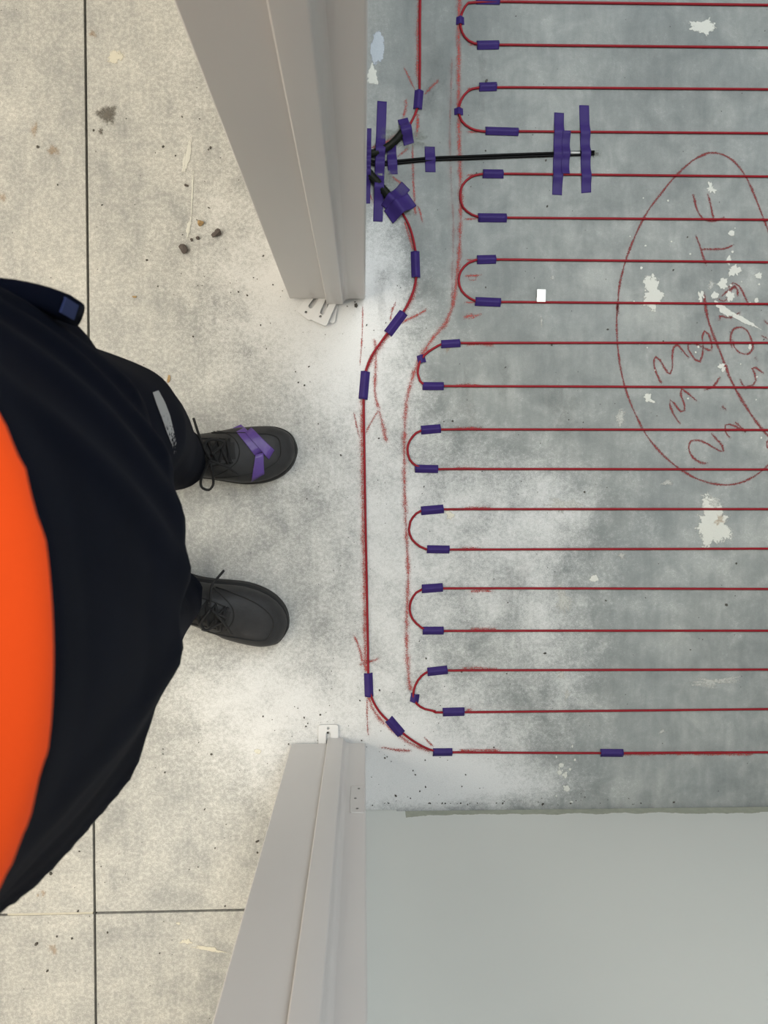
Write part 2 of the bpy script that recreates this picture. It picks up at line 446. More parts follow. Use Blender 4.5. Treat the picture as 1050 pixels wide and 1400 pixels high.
# ------------------------------------------------------------------ structure: walls, ceiling
wx0, wx1 = -0.126, 0.0
jyt, jyb = P(450, 408, 0.012).y, P(450, 1018, 0.012).y      # jamb faces
wf = mesh('wall_front', *joinvf([box(wx0, wx1, jyt + 0.02, Y1, 0, 2.5), box(wx0, wx1, Y0, jyb - 0.02, 0, 2.5), box(wx0, wx1, jyb - 0.02, jyt + 0.02, 2.07, 2.5)]), 'white_wall', smooth=False)
tag(wf, 'white painted partition wall with the door opening', kind='structure')
wy = P(700, 1105).y
wr = mesh('wall_right', *box(wx1 + 0.003, X1, wy - 0.013, wy, 0.0065, 2.5), 'wall_board', smooth=False)
tag(wr, 'smooth grey green painted board wall beside the doorway', kind='structure')
mesh('wall_core', *box(wx1 + 0.004, X1, wy - 0.10, wy - 0.0135, 0, 2.5), 'joint', wr, smooth=False)
mesh('wall_foot_filler', *box(wx1 + 0.004, P(542, 1105).x, wy - 0.012, wy - 0.0003, 0, 0.0085), 'wall_paint', wr, smooth=False)
tag(mesh('wall_back', *box(X0 - .1, X0, Y0, Y1, 0, 2.5), 'white_wall', smooth=False), kind='structure')
tag(mesh('wall_far', *box(X1, X1 + .1, Y0, Y1, 0, 2.5), 'white_wall', smooth=False), kind='structure')
tag(mesh('wall_left', *box(X0, X1, Y1, Y1 + .1, 0, 2.5), 'white_wall', smooth=False), kind='structure')
tag(mesh('wall_hall_end', *box(X0, wx0, Y0 - .1, Y0, 0, 2.5), 'white_wall', smooth=False), kind='structure')
tag(mesh('ceiling', *box(X0, X1, Y0, Y1, 2.5, 2.6), 'ceiling', smooth=False), kind='structure')

# ------------------------------------------------------------------ structure: door frame
door = empty('door_1', (-0.063, (jyt + jyb) / 2, 0)); tag(door, 'light grey painted door frame with raised stop', kind='structure')
bpy.context.view_layer.update()
def arc(cx, cy, r, a0, a1, n=5): return [(cx + r * math.cos(R(a0 + (a1 - a0) * i / n)), cy + r * math.sin(R(a0 + (a1 - a0) * i / n))) for i in range(n + 1)]
def frame_profile():
    """XY outline, opening towards +Y; x from hall to room"""
    xl, xr = -0.1305, 0.0032
    p = [(xl, -0.034)] + arc(xl + .0022, -.0022, .0022, 180, 90) + arc(xr - .003, -.003, .003, 90, 0) + [(xr, -0.034), (xr - .0028, -0.034), (xr - .0028, -.02), (xl + .004, -.02), (xl + .004, -.034)]
    return p
def stop_profile():
    a, b, h = -0.0650, -0.0352, 0.0095
    p = [(a, -.001), (a, .003)] + arc(a + .0022, h - .0022, .0022, 180, 90) + arc(b - .003, h - .003, .003, 90, 35, 3) + [(b + .0005, .0058), (b + .0022, .0030), (b + .0048, .0010), (b + .0090, .0002), (b + .0092, -.001)]
    return p
def extr(prof, z0, z1, yb, sgn):
    n = len(prof)
    vs = [Vector((x, yb + sgn * y, z)) for z in (z0, z1) for x, y in prof]
    fs = [(k, (k + 1) % n, n + (k + 1) % n, n + k) for k in range(n)] + [tuple(range(n)), tuple(range(n, 2 * n))]
    return vs, fs
def keepparent(o, p):
    o.parent = p; o.matrix_parent_inverse = p.matrix_world.inverted()
    return o
def autosmooth(o, a=38):
    bm = bmesh.new(); bm.from_mesh(o.data)
    for e in bm.edges:
        if len(e.link_faces) == 2 and e.calc_face_angle() > R(a): e.smooth = False
    for f in bm.faces: f.smooth = True
    bm.to_mesh(o.data); bm.free(); return o
jambs = []
for yb, sg, zb in ((jyt, -1, 0.011), (jyb, 1, 0.006)):
    j = autosmooth(mesh('jamb', *extr(frame_profile(), zb, 2.06, yb, sg), 'jamb'))
    keepparent(j, door)
    s = autosmooth(mesh('door_stop', *extr(stop_profile(), zb - .002, 2.06, yb, sg), 'jamb'))
    s.parent = j
    jambs.append(j)
hd = mesh('head_jamb', *box(-0.1305, 0.0032, jyb - .03, jyt + .03, 2.05, 2.08), 'jamb', smooth=False); keepparent(hd, door)
# strike plate low on the jamb beside the side wall
d0 = abs(jyb) * F / (1080 - NAD[1]); d1 = abs(jyb) * F / (1117 - NAD[1])
zs0, zs1 = H - d0, H - d1
xs0, xs1 = -0.0195, 0.0010
outer = rrect(xs1 - xs0, zs1 - zs0, .003)
v, f = plate(outer, [], 0, 0.0012)
m4 = Matrix.Translation(((xs0 + xs1) / 2, jyb, (zs0 + zs1) / 2)) @ Matrix.Rotation(-math.pi / 2, 4, 'X')
sp = mesh('strike_plate', [m4 @ Vector(p) for p in v], f, 'plate', smooth=False); sp.parent = jambs[1]; bevel(sp, .0004)
for k, fr in enumerate((.12, .5, .88)):
    v, f = plate(circ(-0.001 * (k == 1) * 3, 0, .0019, 10), [], 0.0010, 0.0018)
    m5 = Matrix.Translation(((xs0 + xs1) / 2 + (.002 if k == 0 else 0), jyb, zs0 + (zs1 - zs0) * fr)) @ Matrix.Rotation(-math.pi / 2, 4, 'X')
    sc = mesh('screw', [m5 @ Vector(p) for p in v], f, 'screw', smooth=False); sc.parent = sp
tag(sp, 'thin painted plate on the jamb face')

# ------------------------------------------------------------------ packers under the jambs
def packer(px, py, rz, w, l, z0, th, slot, hole, label, group=None):
    """plate whose free end sits at px,py; local +Y points to the free end"""
    r = .004
    out = rrect(w, l, r)
    holes = [circ(0, l / 2 - hole, .0024, 12)]
    sl = [(-.0042, -l / 2 + .006), (.0042, -l / 2 + .006)] + [(.0042 * math.cos(R(a)), l / 2 - slot + .0042 * math.sin(R(a))) for a in range(0, 181, 30)]
    holes.append(sl[::1])
    v, f = plate(out, holes, 0, th)
    c = P(px, py)
    mm = Matrix.Translation((c.x, c.y, z0)) @ Matrix.Rotation(rz, 4, 'Z') @ Matrix.Translation((0, -l / 2, 0))
    o = mesh('frame_packer', [mm @ Vector(p) for p in v], f, 'plastic', smooth=False)
    rebase(o); bevel(o, .0005)
    return tag(o, label, 'packer', group)
gp = 'flat plastic packers under the door jambs'
packer(447, 441, R(180 - 10), .028, .075, 0.0005, .003, .022, .008, 'white plastic packer lowest of the fanned stack under the jamb', gp)
packer(415, 433, R(180 - 38), .030, .075, 0.0037, .003, .022, .008, 'white plastic packer fanned furthest towards the hall under the jamb', gp)
packer(435, 443, R(180 - 24), .032, .075, 0.0069, .003, .020, .012, 'white plastic packer with round hole topmost of the fanned stack', gp)
packer(449, 990, R(0), .036, .070, 0.0004, .0045, .016, .0062, 'single white plastic packer with hole and slot under the jamb beside the side wall', gp)

# ------------------------------------------------------------------ floor marks
ZM = [0.00025]
def zmark():
    ZM[0] += 0.000004
    return ZM[0]
def ribbon(pts, w, name, mat, parent, close=False, jit=0.0):
    """chalk stroke: three vertices across so the edge fades"""
    P3 = spline([P(x, y) for x, y in pts], 0.006)
    z = zmark(); vs, fs, at = [], [], []
    n = len(P3)
    for i, p in enumerate(P3):
        t = (P3[min(i + 1, n - 1)] - P3[max(i - 1, 0)]); t.z = 0; t = t.normalized()
        nn = Vector((-t.y, t.x, 0))
        ww = w * 1.2 / 762 / 2 * (1 + jit * math.sin(i * .7 + n))
        for k in (-1, 0, 1):
            vs.append((p.x + nn.x * k * ww, p.y + nn.y * k * ww, z)); at.append((0.0 if k else 1.0) * (1 if 0 < i < n - 1 else .3))
    for i in range(n - 1):
        for k in (0, 1): fs.append((i * 3 + k, i * 3 + k + 1, i * 3 + 4 + k, i * 3 + 3 + k))
    return vs, fs, at
def chalkmark(name, strokes, mat='chalk', jit=0.15):
    V, Fc, A = [], [], []
    for pts, w in strokes:
        v, f, a = ribbon(pts, w, name, mat, floor, jit=jit)
        n = len(V); V += v; Fc += [tuple(i + n for i in q_) for q_ in f]; A += a
    return mesh(name, V, Fc, mat, floor, smooth=False, attrs={'edge': A})

chalkmark('chalk_guide_line', [([(629, -60), (628, 0), (627, 100), (628, 200), (630, 270), (629, 320), (625, 375), (618, 420), (607, 445), (590, 465), (573, 493), (563, 520), (556, 548), (553, 600), (553, 660), (555, 717), (558, 789), (556, 846), (557, 903), (561, 946)], 9)])
chalkmark('chalk_guide_line', [([(618, 77), (616, 140), (615, 200), (618, 270), (620, 310), (618, 380), (617, 427), (600, 456)], 6)], 'chalk_faint')
chalkmark('chalk_guide_line', [([(574, -60), (573, 0), (571, 60), (572, 120)], 8), ([(495, 545), (495, 620), (496, 700), (498, 780), (499, 860), (500, 920)], 9),
                               ([(503, 950), (511, 972), (530, 993), (556, 1013), (590, 1029)], 8), ([(570, 372), (566, 400), (550, 432), (528, 462), (508, 492), (497, 515)], 9)])
chalkmark('chalk_guide_line', [([(512, 462), (514, 484), (513, 515), (513, 539), (518, 560)], 7), ([(518, 560), (507, 578), (499, 594)], 5), ([(518, 560), (524, 585), (529, 606)], 8),
                               ([(484, 562), (487, 580), (492, 600)], 4), ([(496, 415), (495, 460), (492, 500)], 3)], 'chalk')
chalkmark('chalk_tick', [([(552, 91), (560, 108), (567, 123)], 4), ([(601, 109), (590, 119), (579, 130)], 5)])
chalkmark('chalk_tick', [([(543, 410), (537, 422), (533, 441)], 4), ([(585, 422), (568, 432), (548, 441)], 5)])
chalkmark('chalk_tick', [([(483, 867), (491, 885), (496, 908)], 6), ([(489, 909), (503, 905), (520, 900)], 6)])
chalkmark('chalk_tick', [([(502, 954), (502, 980), (503, 1006)], 4), ([(518, 1021), (540, 1025), (564, 1027)], 6), ([(580, 1007), (586, 1015), (593, 1021)], 4)])
chalkmark('chalk_scribble', [([(633, 377), (646, 377), (660, 376)], 4), ([(640, 377), (642, 383), (650, 383), (653, 376)], 3), ([(632, 433), (646, 432), (660, 430)], 7), ([(640, 436), (648, 434), (645, 428)], 4)])
chalkmark('chalk_scribble', [([(564, 196), (565, 245), (568, 295)], 5), ([(571, 279), (575, 292), (578, 306)], 4), ([(535, 239), (543, 247), (551, 253)], 5), ([(505, 203), (525, 196), (548, 178)], 7),
                             ([(550, 163), (554, 150), (556, 135)], 6), ([(571, 152), (571, 170), (569, 190)], 7), ([(542, 215), (552, 208), (560, 198)], 5), ([(504, 262), (508, 272), (512, 280)], 4), ([(552, 300), (562, 330), (566, 345)], 6)])
tk = []
rows = {0: (3, 62), 1: (120, 180), 2: (238, 298), 3: (355, 413), 4: (469, 528), 5: (587, 641), 6: (696, 751), 7: (804, 862), 8: (916, 973)}
for x, y in ((640, 61), (637, 121), (636, 180), (637, 239), (634, 299), (636, 355), (633, 413)):
    tk.append(([(x, y), (x + 10, y + .6), (x + 22, y)], 4))
for x, y, l in ((636, 471, 40), (622, 527, 38), (620, 586, 40), (620, 640, 34), (632, 695, 40), (628, 750, 30), (640, 808, 36), (630, 914, 50), (634, 971, 14), (640, 860, 40), (850, 1031, 180), (625, 1026, 60)):
    tk.append(([(x, y), (x + l * .5, y - .6), (x + l, y + .5)], 6))
chalkmark('chalk_row_mark', tk)
A_ = lambda pts: [(830 + x / 4.773, 190 + y / 4.773) for x, y in pts]
B_ = lambda pts: [(830 + x / 4.773, 420 + y / 4.773) for x, y in pts]
ring = A_([(70, 1145), (75, 1000), (110, 830), (180, 640), (260, 480), (340, 370), (440, 250), (560, 140), (640, 100), (690, 90), (760, 105), (830, 150), (900, 240), (950, 340), (1000, 470), (1050, 600)]) + [(1062, 370), (1074, 440), (1079, 510), (1074, 580), (1062, 620)] + B_([(1050, 1030), (940, 1115), (830, 1155), (720, 1155), (600, 1125), (480, 1060), (370, 970), (260, 840), (190, 710), (125, 550), (85, 380), (65, 200), (65, 0), (70, -40)])
chalkmark('chalk_ring', [(ring, 3.2)], 'chalk_dark', .25)
chalkmark('chalk_ring', [(A_([(630, 1000), (650, 1145)]) + B_([(680, 150), (740, 300), (810, 480), (900, 640), (990, 770), (1050, 840), (1120, 910)]), 4.2)], 'chalk_dark', .25)
LET = [A_([(562, 360), (575, 420), (590, 470), (620, 515), (660, 535), (710, 535), (770, 510)]), A_([(655, 355), (675, 430), (693, 520)]),
       A_([(575, 622), (605, 700), (630, 780), (648, 830)]), A_([(612, 720), (700, 720), (770, 715), (832, 688)]),
       A_([(720, 1040), (760, 1060), (790, 1040), (800, 1000), (830, 960), (850, 985), (850, 1030)]), A_([(790, 970), (820, 940), (860, 960), (890, 1010), (925, 1090)]), A_([(740, 1030), (790, 990), (840, 965)]),
       B_([(730, 90), (735, 60), (800, 70), (870, 35)]), B_([(775, 20), (790, 50), (815, 85)]),
       B_([(815, 275), (805, 200), (820, 150), (860, 130), (910, 150), (940, 210), (950, 270), (920, 305), (870, 300), (830, 260), (820, 210)]),
       B_([(865, 465), (880, 500), (910, 535)]), B_([(905, 512), (950, 510), (970, 480), (960, 430), (945, 400), (970, 395), (1020, 435)]), B_([(965, 325), (980, 355)]),
       B_([(1020, 85), (1050, 110), (1075, 135)]), B_([(1000, 180), (1050, 210)]), B_([(1060, 860), (1042, 880), (1045, 915), (1070, 930)]),
       B_([(355, 500), (325, 440), (305, 370), (315, 325), (345, 345), (375, 400), (410, 435), (425, 400), (425, 320), (435, 260), (455, 245), (490, 280), (535, 335)]),
       B_([(685, 285), (660, 280), (610, 255), (560, 235), (528, 240), (528, 270), (550, 310), (580, 345), (605, 355), (620, 320), (625, 240), (620, 190), (635, 158), (660, 175), (680, 230), (685, 280)]),
       B_([(480, 765), (440, 710), (410, 640), (410, 605), (440, 630), (480, 680), (505, 675), (505, 640), (480, 570), (485, 535), (530, 565), (585, 615)]),
       B_([(630, 540), (680, 525), (715, 490), (738, 455)]), B_([(752, 640), (777, 675)]), B_([(742, 655), (770, 675)]),
       B_([(805, 860), (770, 810), (770, 770), (800, 765), (850, 785), (905, 815)]), B_([(835, 748), (870, 780), (905, 815)]),
       B_([(660, 1018), (610, 1015), (560, 980), (532, 920), (545, 875), (590, 868), (650, 890), (710, 925), (760, 940), (750, 900), (710, 860), (680, 820)])]
for s in LET:
    chalkmark('chalk_letter', [(s, 3.3)], 'chalk_dark', .2)

def blob(px, py, rx, ry, rough=0.25, rot=0, n=28, seed=None, h=0.0006):
    rr = random.Random(seed if seed is not None else int(px * 7 + py))
    ph = [rr.uniform(0, 6.3) for _ in range(5)]
    c = P(px, py); z = zmark(); vs = [(c.x, c.y, z + h)]; at = [1.0]; fs = []
    for ring_, e in ((.55, .75), (1.0, .0)):
        for k in range(n):
            t = 2 * math.pi * k / n
            s = 1 + rough * (0.5 * math.sin(2 * t + ph[0]) + .45 * math.sin(3 * t + ph[1]) + .4 * math.sin(5 * t + ph[2]) + .35 * math.sin(8 * t + ph[3]) + .3 * math.sin(11 * t + ph[4]))
            x = rx * s * ring_ * math.cos(t); y = ry * s * ring_ * math.sin(t)
            X = x * math.cos(rot) - y * math.sin(rot); Y = x * math.sin(rot) + y * math.cos(rot)
            vs.append((c.x + X / 762, c.y - Y / 762, z + (h * .8 if ring_ < 1 else 0))); at.append(e)
    for k in range(n):
        k2 = (k + 1) % n
        fs.append((0, 1 + k, 1 + k2)); fs.append((1 + k, 1 + n + k, 1 + n + k2, 1 + k2))
    return vs, fs, at
def splatter(name, items, mat):
    V, Fc, A = [], [], []
    for it in items:
        v, f, a = blob(*it)
        n = len(V); V += v; Fc += [tuple(i + n for i in q_) for q_ in f]; A += a
    return mesh(name, V, Fc, mat, floor, smooth=True, attrs={'edge': A})
for it, mt in [((961, 37, 18, 12, .3), 'plaster'), ((892, 401, 17, 24, .4), 'plaster'), ((848, 571, 9, 15, .3), 'plaster_worn'), ((975, 716, 30, 34, .35), 'plaster'),
               ((976, 688, 14, 8, .4), 'plaster_worn'), ((812, 791, 7, 6, .2), 'plaster'), ((615, 704, 8, 8, .3), 'cream'), ((516, 66, 11, 26, .08), 'pale_film'), ((509, 104, 10, 13, .35), 'plaster'),
               ((158, 78, 14, 11, .2), 'cream'), ((988, 388, 9, 8, .3), 'plaster'), ((1004, 370, 10, 9, .3), 'plaster'), ((977, 404, 6, 6, .2), 'plaster'), ((1034, 411, 4, 4, .1), 'plaster'),
               ((1000, 319, 5, 5, .15), 'plaster'), ((996, 356, 4, 7, .2), 'plaster'), ((1037, 377, 5, 6, .3), 'plaster'), ((998, 405, 6, 9, .3), 'plaster'), ((958, 405, 5, 8, .5), 'plaster'), ((972, 390, 6, 8, .5), 'plaster_worn'),
               ((989, 423, 5, 22, .3, -.95), 'plaster'), ((1015, 437, 4, 26, .25, -1.05), 'plaster'), ((1025, 474, 3, 5, .2), 'plaster'), ((987, 502, 6, 6, .5), 'plaster'), ((885, 543, 6, 6, .3), 'plaster'), ((890, 548, 7, 2.5, .2, .5), 'plaster'),
               ((972, 258, 6, 7, .6), 'plaster'), ((912, 660, 13, 4, .5), 'plaster_worn'), ((775, 1078, 5, 5, .05), 'plaster'), ((765, 1056, 4, 4, .1), 'plaster'), ((773, 1060, 3, 3, .1), 'plaster'), ((767, 1046, 4, 4, .1), 'plaster'),
               ((768, 922, 8, 8, .3), 'plaster_worn'), ((775, 950, 6, 10, .5), 'plaster_worn'), ((975, 932, 40, 9, .6), 'plaster_worn'), ((770, 820, 12, 30, .5), 'plaster_worn'),
               ((352, 1027, 6, 5, .15), 'cream'), ((257, 213, 3.5, 28, .25, .22), 'plaster'), ((263, 262, 1.8, 30, .35, .05), 'plaster'), ((258, 312, 3, 16, .4, .12), 'plaster'), ((252, 222, 2.5, 14, .3, .2), 'plaster'),
               ((285, 1297, 32, 3.5, .35, .2), 'cream'), ((255, 1287, 9, 5, .4), 'cream'), ((244, 1262, 4, 2.5, .2), 'cream'), ((755, 380, 4, 4, .2), 'plaster_worn'), ((740, 440, 2, 10, .2), 'plaster_worn'),
               ((850, 760, 8, 5, .5), 'plaster_worn'), ((770, 690, 26, 14, .6), 'plaster_worn'), ((905, 1000, 6, 4, .4), 'plaster_worn')]:
    splatter('paint_splat', [it], mt)
drops = [(921 + rnd.uniform(-60, 120), 300 + rnd.uniform(-50, 300), s_, s_, .15) for s_ in [rnd.uniform(1, 2.2) for _ in range(26)]]
splatter('paint_drops', drops, 'plaster')
splatter('paint_drops', [(rnd.gauss(770, 14), rnd.gauss(1045, 22), rnd.uniform(1, 2.6), rnd.uniform(1, 2.6), .15) for _ in range(14)], 'plaster')
for it in [(127, 47, 6, 7, .4), (47, 178, 6, 12, .4), (73, 206, 9, 10, .4), (60, 1221, 6, 5, .4), (52, 1224, 3, 3, .4), (73, 1297, 8, 9, .5), (4, 270, 6, 9, .4), (983, 711, 9, 9, .5), (612, 478, 4, 5, .4)]:
    splatter('rust_stain', [it], 'rust')
splatter('oil_stain', [(147, 157, 14, 18, .35)], 'oil_and_pit'); splatter('oil_stain', [(138, 180, 4, 5, .5)], 'oil_and_pit'); splatter('pit_shade_patch', [(811, 210, 7, 6, .4)], 'oil_and_pit')  # last blob is the shade of the chiselled pit, painted flat on the floor
for it in [(555, 190, 36, 18, .5), (520, 232, 24, 34, .4), (545, 282, 22, 22, .4), (805, 211, 18, 9, .4)]:
    splatter('adhesive_smear', [it], 'adhesive')
for it in [(595, 90, 22, 70, .4), (585, 140, 26, 40, .5), (520, 400, 12, 60, .3), (590, 395, 26, 20, .5), (530, 375, 14, 20, .5), (545, 250, 30, 40, .5), (660, 110, 10, 50, .5), (640, 560, 24, 50, .6), (700, 800, 26, 50, .6), (770, 560, 30, 50, .6), (690, 520, 12, 40, .5)]:
    splatter('dark_smudge', [it], 'soot')

# ------------------------------------------------------------------ heating cable (one continuous run)
RC = 0.0021
ROWR = {3: 8, 62: 66, 120: 123, 180: 183, 238: 242, 298: 301, 355: 359, 413: 416, 469: 469, 528: 530, 587: 588, 641: 642, 696: 696, 751: 750, 804: 805, 862: 862, 916: 915, 973: 969, 1028: 1028}
XR = 2.35
def cz(x, y): p = P(x, y); return Vector((p.x, p.y, RC))
LOOPS = [
    (652, [(640, 5), (632, 17), (629, 31), (632, 46), (641, 57)]),
    (652, [(640, 125), (630, 138), (627, 152), (631, 166), (643, 176)]),
    (656, [(643, 243), (632, 254), (629, 269), (633, 284), (645, 294)]),
    (650, [(640, 360), (630, 371), (627, 384), (631, 398), (642, 408)]),
    (606, [(592, 477), (580, 486), (573, 498), (571, 511), (574, 521), (580, 527)]),
    (578, [(569, 592), (560, 603), (557, 615), (560, 628), (569, 637)]),
    (578, [(569, 702), (561, 713), (559, 724), (563, 737), (574, 747)]),
    (578, [(569, 810), (562, 821), (560, 833), (564, 846), (575, 857)]),
    (588, [(576, 924), (568, 936), (565, 949), (569, 961), (581, 969), (595, 972)]),
]
path = [cz(551, 187), cz(557, 177), cz(564, 164), cz(570, 150), cz(573, 130), cz(574, 90), cz(574, 30), cz(575, -30), Vector((0.105, 1.3, RC)), Vector((0.12, 1.52, RC)), Vector((0.18, 1.56, RC)), Vector((1.2, 1.56, RC)), Vector((XR - .05, 1.55, RC)), Vector((XR, 1.5, RC)), Vector((XR, 1.2, RC))]
for i, (xs, pts) in enumerate(LOOPS):
    y1, y2 = rows[i]
    a, b = cz(760, y1 + (ROWR[y1] - y1) * .25), cz(1050, ROWR[y1])
    end = a + (b - a) * ((XR - .04 - a.x) / (b.x - a.x))
    path += [end, (a + b) / 2 + (b - a) * .7, b, a, cz(xs + 30, y1 + .3), cz(xs, y1 + 1)]
    path += [cz(*p) for p in pts]
    a, b = cz(760, y2 + (ROWR[y2] - y2) * .25), cz(1050, ROWR[y2])
    end2 = a + (b - a) * ((XR - .04 - a.x) / (b.x - a.x))
    yn = rows[i + 1][0] if i < 8 else 1028
    a2, b2 = cz(760, yn), cz(1050, ROWR[yn]); end3 = a2 + (b2 - a2) * ((XR - .04 - a2.x) / (b2.x - a2.x))
    path += [cz(xs + 5, y2), cz(xs + 40, y2 + .2), a, b, (a + b) / 2 + (b - a) * .7, end2, (end2 + end3) / 2 + Vector((.036, 0, 0))]
path += [end3, cz(1050, 1028), cz(900, 1028.6), cz(836, 1029), cz(720, 1028.6), cz(620, 1028), cz(604, 1028), cz(588, 1024.5), cz(565, 1012.5), cz(540, 993), cz(519, 973), cz(508, 953), cz(504.5, 936), cz(503, 880), cz(501.5, 800), cz(499.5, 700),
         cz(498, 600), cz(497.5, 540), cz(499, 512), cz(507, 489), cz(523, 465), cz(541, 441), cz(556, 419), cz(566, 395), cz(569.5, 372), cz(568.5, 348), cz(563, 320), cz(556, 302), cz(547, 287)]
path = [Vector((p.x, p.y, RC)) for p in path]
cab = mesh('heating_cable', *tube(spline(path, 0.008), RC, 8), 'red')
rebase(cab); tag(cab, 'thin red heating cable laid in parallel rows with U bends on the room floor', 'cable')

# ------------------------------------------------------------------ conduits and sensor wires
def wire(name, pts, r, mat, label, cat, group=None, seg=10, step=0.006, corr=0.0):
    p3 = spline([Vector((P(x, y).x, P(x, y).y, z)) for x, y, z in pts], step)
    o = mesh(name, *tube(p3, (lambda i: r * (1 + corr * (i % 2))) if corr else r, seg), mat)
    return tag(rebase(o), label, cat, group)
wire('conduit', [(501.5, 214, .012), (508, 213, .009), (520, 209, .0075), (537, 198, .0072), (553, 180, .0072)], .0062, 'conduit', 'black conduit from wall foot ending at the red lead that runs along the wall', 'conduit', 'conduit ends at the wall foot', step=0.0022, corr=0.12)
wire('conduit', [(501.5, 238, .012), (507, 243, .009), (517, 254, .0078), (530, 269, .0078), (545, 286, .0078)], .0072, 'conduit', 'black conduit from wall foot ending under the crossed purple tape patch', 'conduit', 'conduit ends at the wall foot', step=0.0022, corr=0.12)
wire('sensor_wire', [(501.5, 222, .010), (520, 222.5, .003), (545, 220.5, .0023), (590, 216.5, .0023), (640, 214.5, .0023), (700, 212, .0023), (757, 210, .0023), (812, 208, .0021)], .0021, 'black_cable', 'black sensor wire of the twin pair on the side towards the top cable loops', 'wire', 'twin black sensor wires')
wire('sensor_wire', [(501.5, 226, .010), (520, 226.5, .003), (545, 224, .0023), (590, 219.8, .0023), (640, 218, .0023), (700, 215.5, .0023), (757, 213.5, .0023), (812, 211.6, .0021)], .0021, 'black_cable', 'black sensor wire of the twin pair on the side towards the doorway', 'wire', 'twin black sensor wires')
o = mesh('sensor_probe', *tube(spline([Vector((P(x, 210).x, P(x, 210).y, .0026)) for x in (779, 785, 792)], .003), .0024, 10), simple('probe_grey', (.42, .42, .40), .4)); tag(rebase(o), 'grey sensor probe tip between the twin wires and a tall purple tape strip', 'sensor')

# ------------------------------------------------------------------ tape strips
def tape(px, py, L, Wd, ang, label, group='purple tape strips holding the cables', z0=0.0004, hump=0.0056, sig=0.0055, across=False, mat='tape', nx=10, ny=10, seed=None, humps=None):
    """L along ang (degrees, image sense: 0 = along +x, positive turns towards the image foot); the hump follows the cable below"""
    rr = random.Random(int(px * 3 + py) if seed is None else seed)
    c = P(px, py); a = -R(ang)
    l, w = L / 762, Wd / 762
    vs, fs = [], []
    sk = [rr.uniform(-.06, .06) for _ in range(4)]
    for layer in (0, 1):
        for j in range(ny + 1):
            for i in range(nx + 1):
                u, v_ = i / nx - .5, j / ny - .5
                x = u * l + v_ * w * (sk[0] if u > 0 else sk[1]) * 2 * abs(u); y = v_ * w
                if humps: hz = max(h_ * math.exp(-((x - o_ / 762) / s2) ** 2) for o_, h_, s2 in humps)
                elif across: hz = hump * math.exp(-(x / sig) ** 2)
                else: hz = hump * math.exp(-(y / sig) ** 2)
                z = z0 + hz + .00025 * math.sin(u * 9 + sk[2] * 60) * (1 - abs(2 * v_)) * .6
                if layer: z -= .00035
                vs.append((c.x + x * math.cos(a) - y * math.sin(a), c.y + x * math.sin(a) + y * math.cos(a), max(z, 0.00005 + z0 - .0004)))
    n1 = (nx + 1) * (ny + 1)
    for j in range(ny):
        for i in range(nx):
            q_ = (j * (nx + 1) + i, j * (nx + 1) + i + 1, (j + 1) * (nx + 1) + i + 1, (j + 1) * (nx + 1) + i)
            fs.append(q_); fs.append(tuple(n1 + k for k in q_)[::-1])
    rim = [i for i in range(nx + 1)] + [j * (nx + 1) + nx for j in range(1, ny + 1)] + [ny * (nx + 1) + i for i in range(nx - 1, -1, -1)] + [j * (nx + 1) for j in range(ny - 1, 0, -1)]
    for k in range(len(rim)):
        p_, q_ = rim[k], rim[(k + 1) % len(rim)]
        fs.append((p_, q_, n1 + q_, n1 + p_))
    o = mesh('tape_strip', vs, fs, mat)
    rebase(o)
    return tag(o, label, 'tape', group)
ORD = ['ninth', 'eighth', 'seventh', 'sixth', 'fifth', 'fourth', 'third', 'second', 'first']
UT = [((667, 1, 32, 11, 0), (667, 62, 30, 12, -2), (629, 29, 11, 10, 0)),
      ((667, 119, 24, 12, -3), (686, 180, 45, 11, 1), (627, 153, 12, 9, 0)),
      ((674, 238, 28, 12, 0), (673, 298, 39, 12, 0), None),
      ((665, 355, 26, 12, -2), (667, 413, 35, 12, 2), None),
      ((616, 470, 26, 11, -4), (592, 528, 29, 11, 0), (576, 491, 11, 11, -15)),
      ((589, 587, 27, 12, -5), (583, 641, 32, 11, 1), None),
      ((591, 697, 31, 12, -5), (599, 751, 31, 11, 1), None),
      ((591, 804, 29, 12, -4), (592, 862, 29, 11, 0), None),
      ((598, 917, 28, 12, -6), (620, 973, 30, 12, -1), (567, 954, 12, 12, 10))]
for k, (u, l, ap) in enumerate(UT):
    nm = ORD[k]
    tape(*u, 'purple tape on %s cable loop from the side wall, on its leg farther from it' % nm)
    tape(*l, 'purple tape on %s cable loop from the side wall, on its leg nearer to it' % nm)
    if ap: tape(*ap, 'small purple tape square on the bend of the %s cable loop from the side wall' % nm, sig=.004, across=True)
tape(605, 1028, 27, 11, 0, 'purple tape where the corner curve meets the cable row along the side wall')
tape(836, 1029, 32, 11, 1, 'purple tape halfway along the straight cable row beside the side wall')
tape(572, 137, 25, 12, 95, 'purple tape across the red cable lead above the two chalk ticks by the wall')
tape(568, 362, 35, 12, 88, 'upright purple tape on red cable between crossed tape patch and slanted doorway tape')
tape(541, 442, 36, 13, 127, 'slanted purple tape between two chalk ticks on the cable entering the doorway')
tape(498, 527, 38, 12.5, 95, 'upright purple tape on the cable at the start of its straight doorway run')
tape(504, 936, 33, 12, 88, 'upright purple tape on the doorway cable beside the chalk cross mark')
tape(540, 993, 28, 13, 50, 'slanted purple tape on the corner curve of the cable beside the single packer')
g2 = 'purple tape over the conduits and sensor wires'
tape(519.5, 221, 160, 13, 92, 'very long purple tape strip lying across all three conduit outlets', g2, humps=[(-12, .0148, .014), (3, .009, .012), (36, .0162, .014)], nx=60)
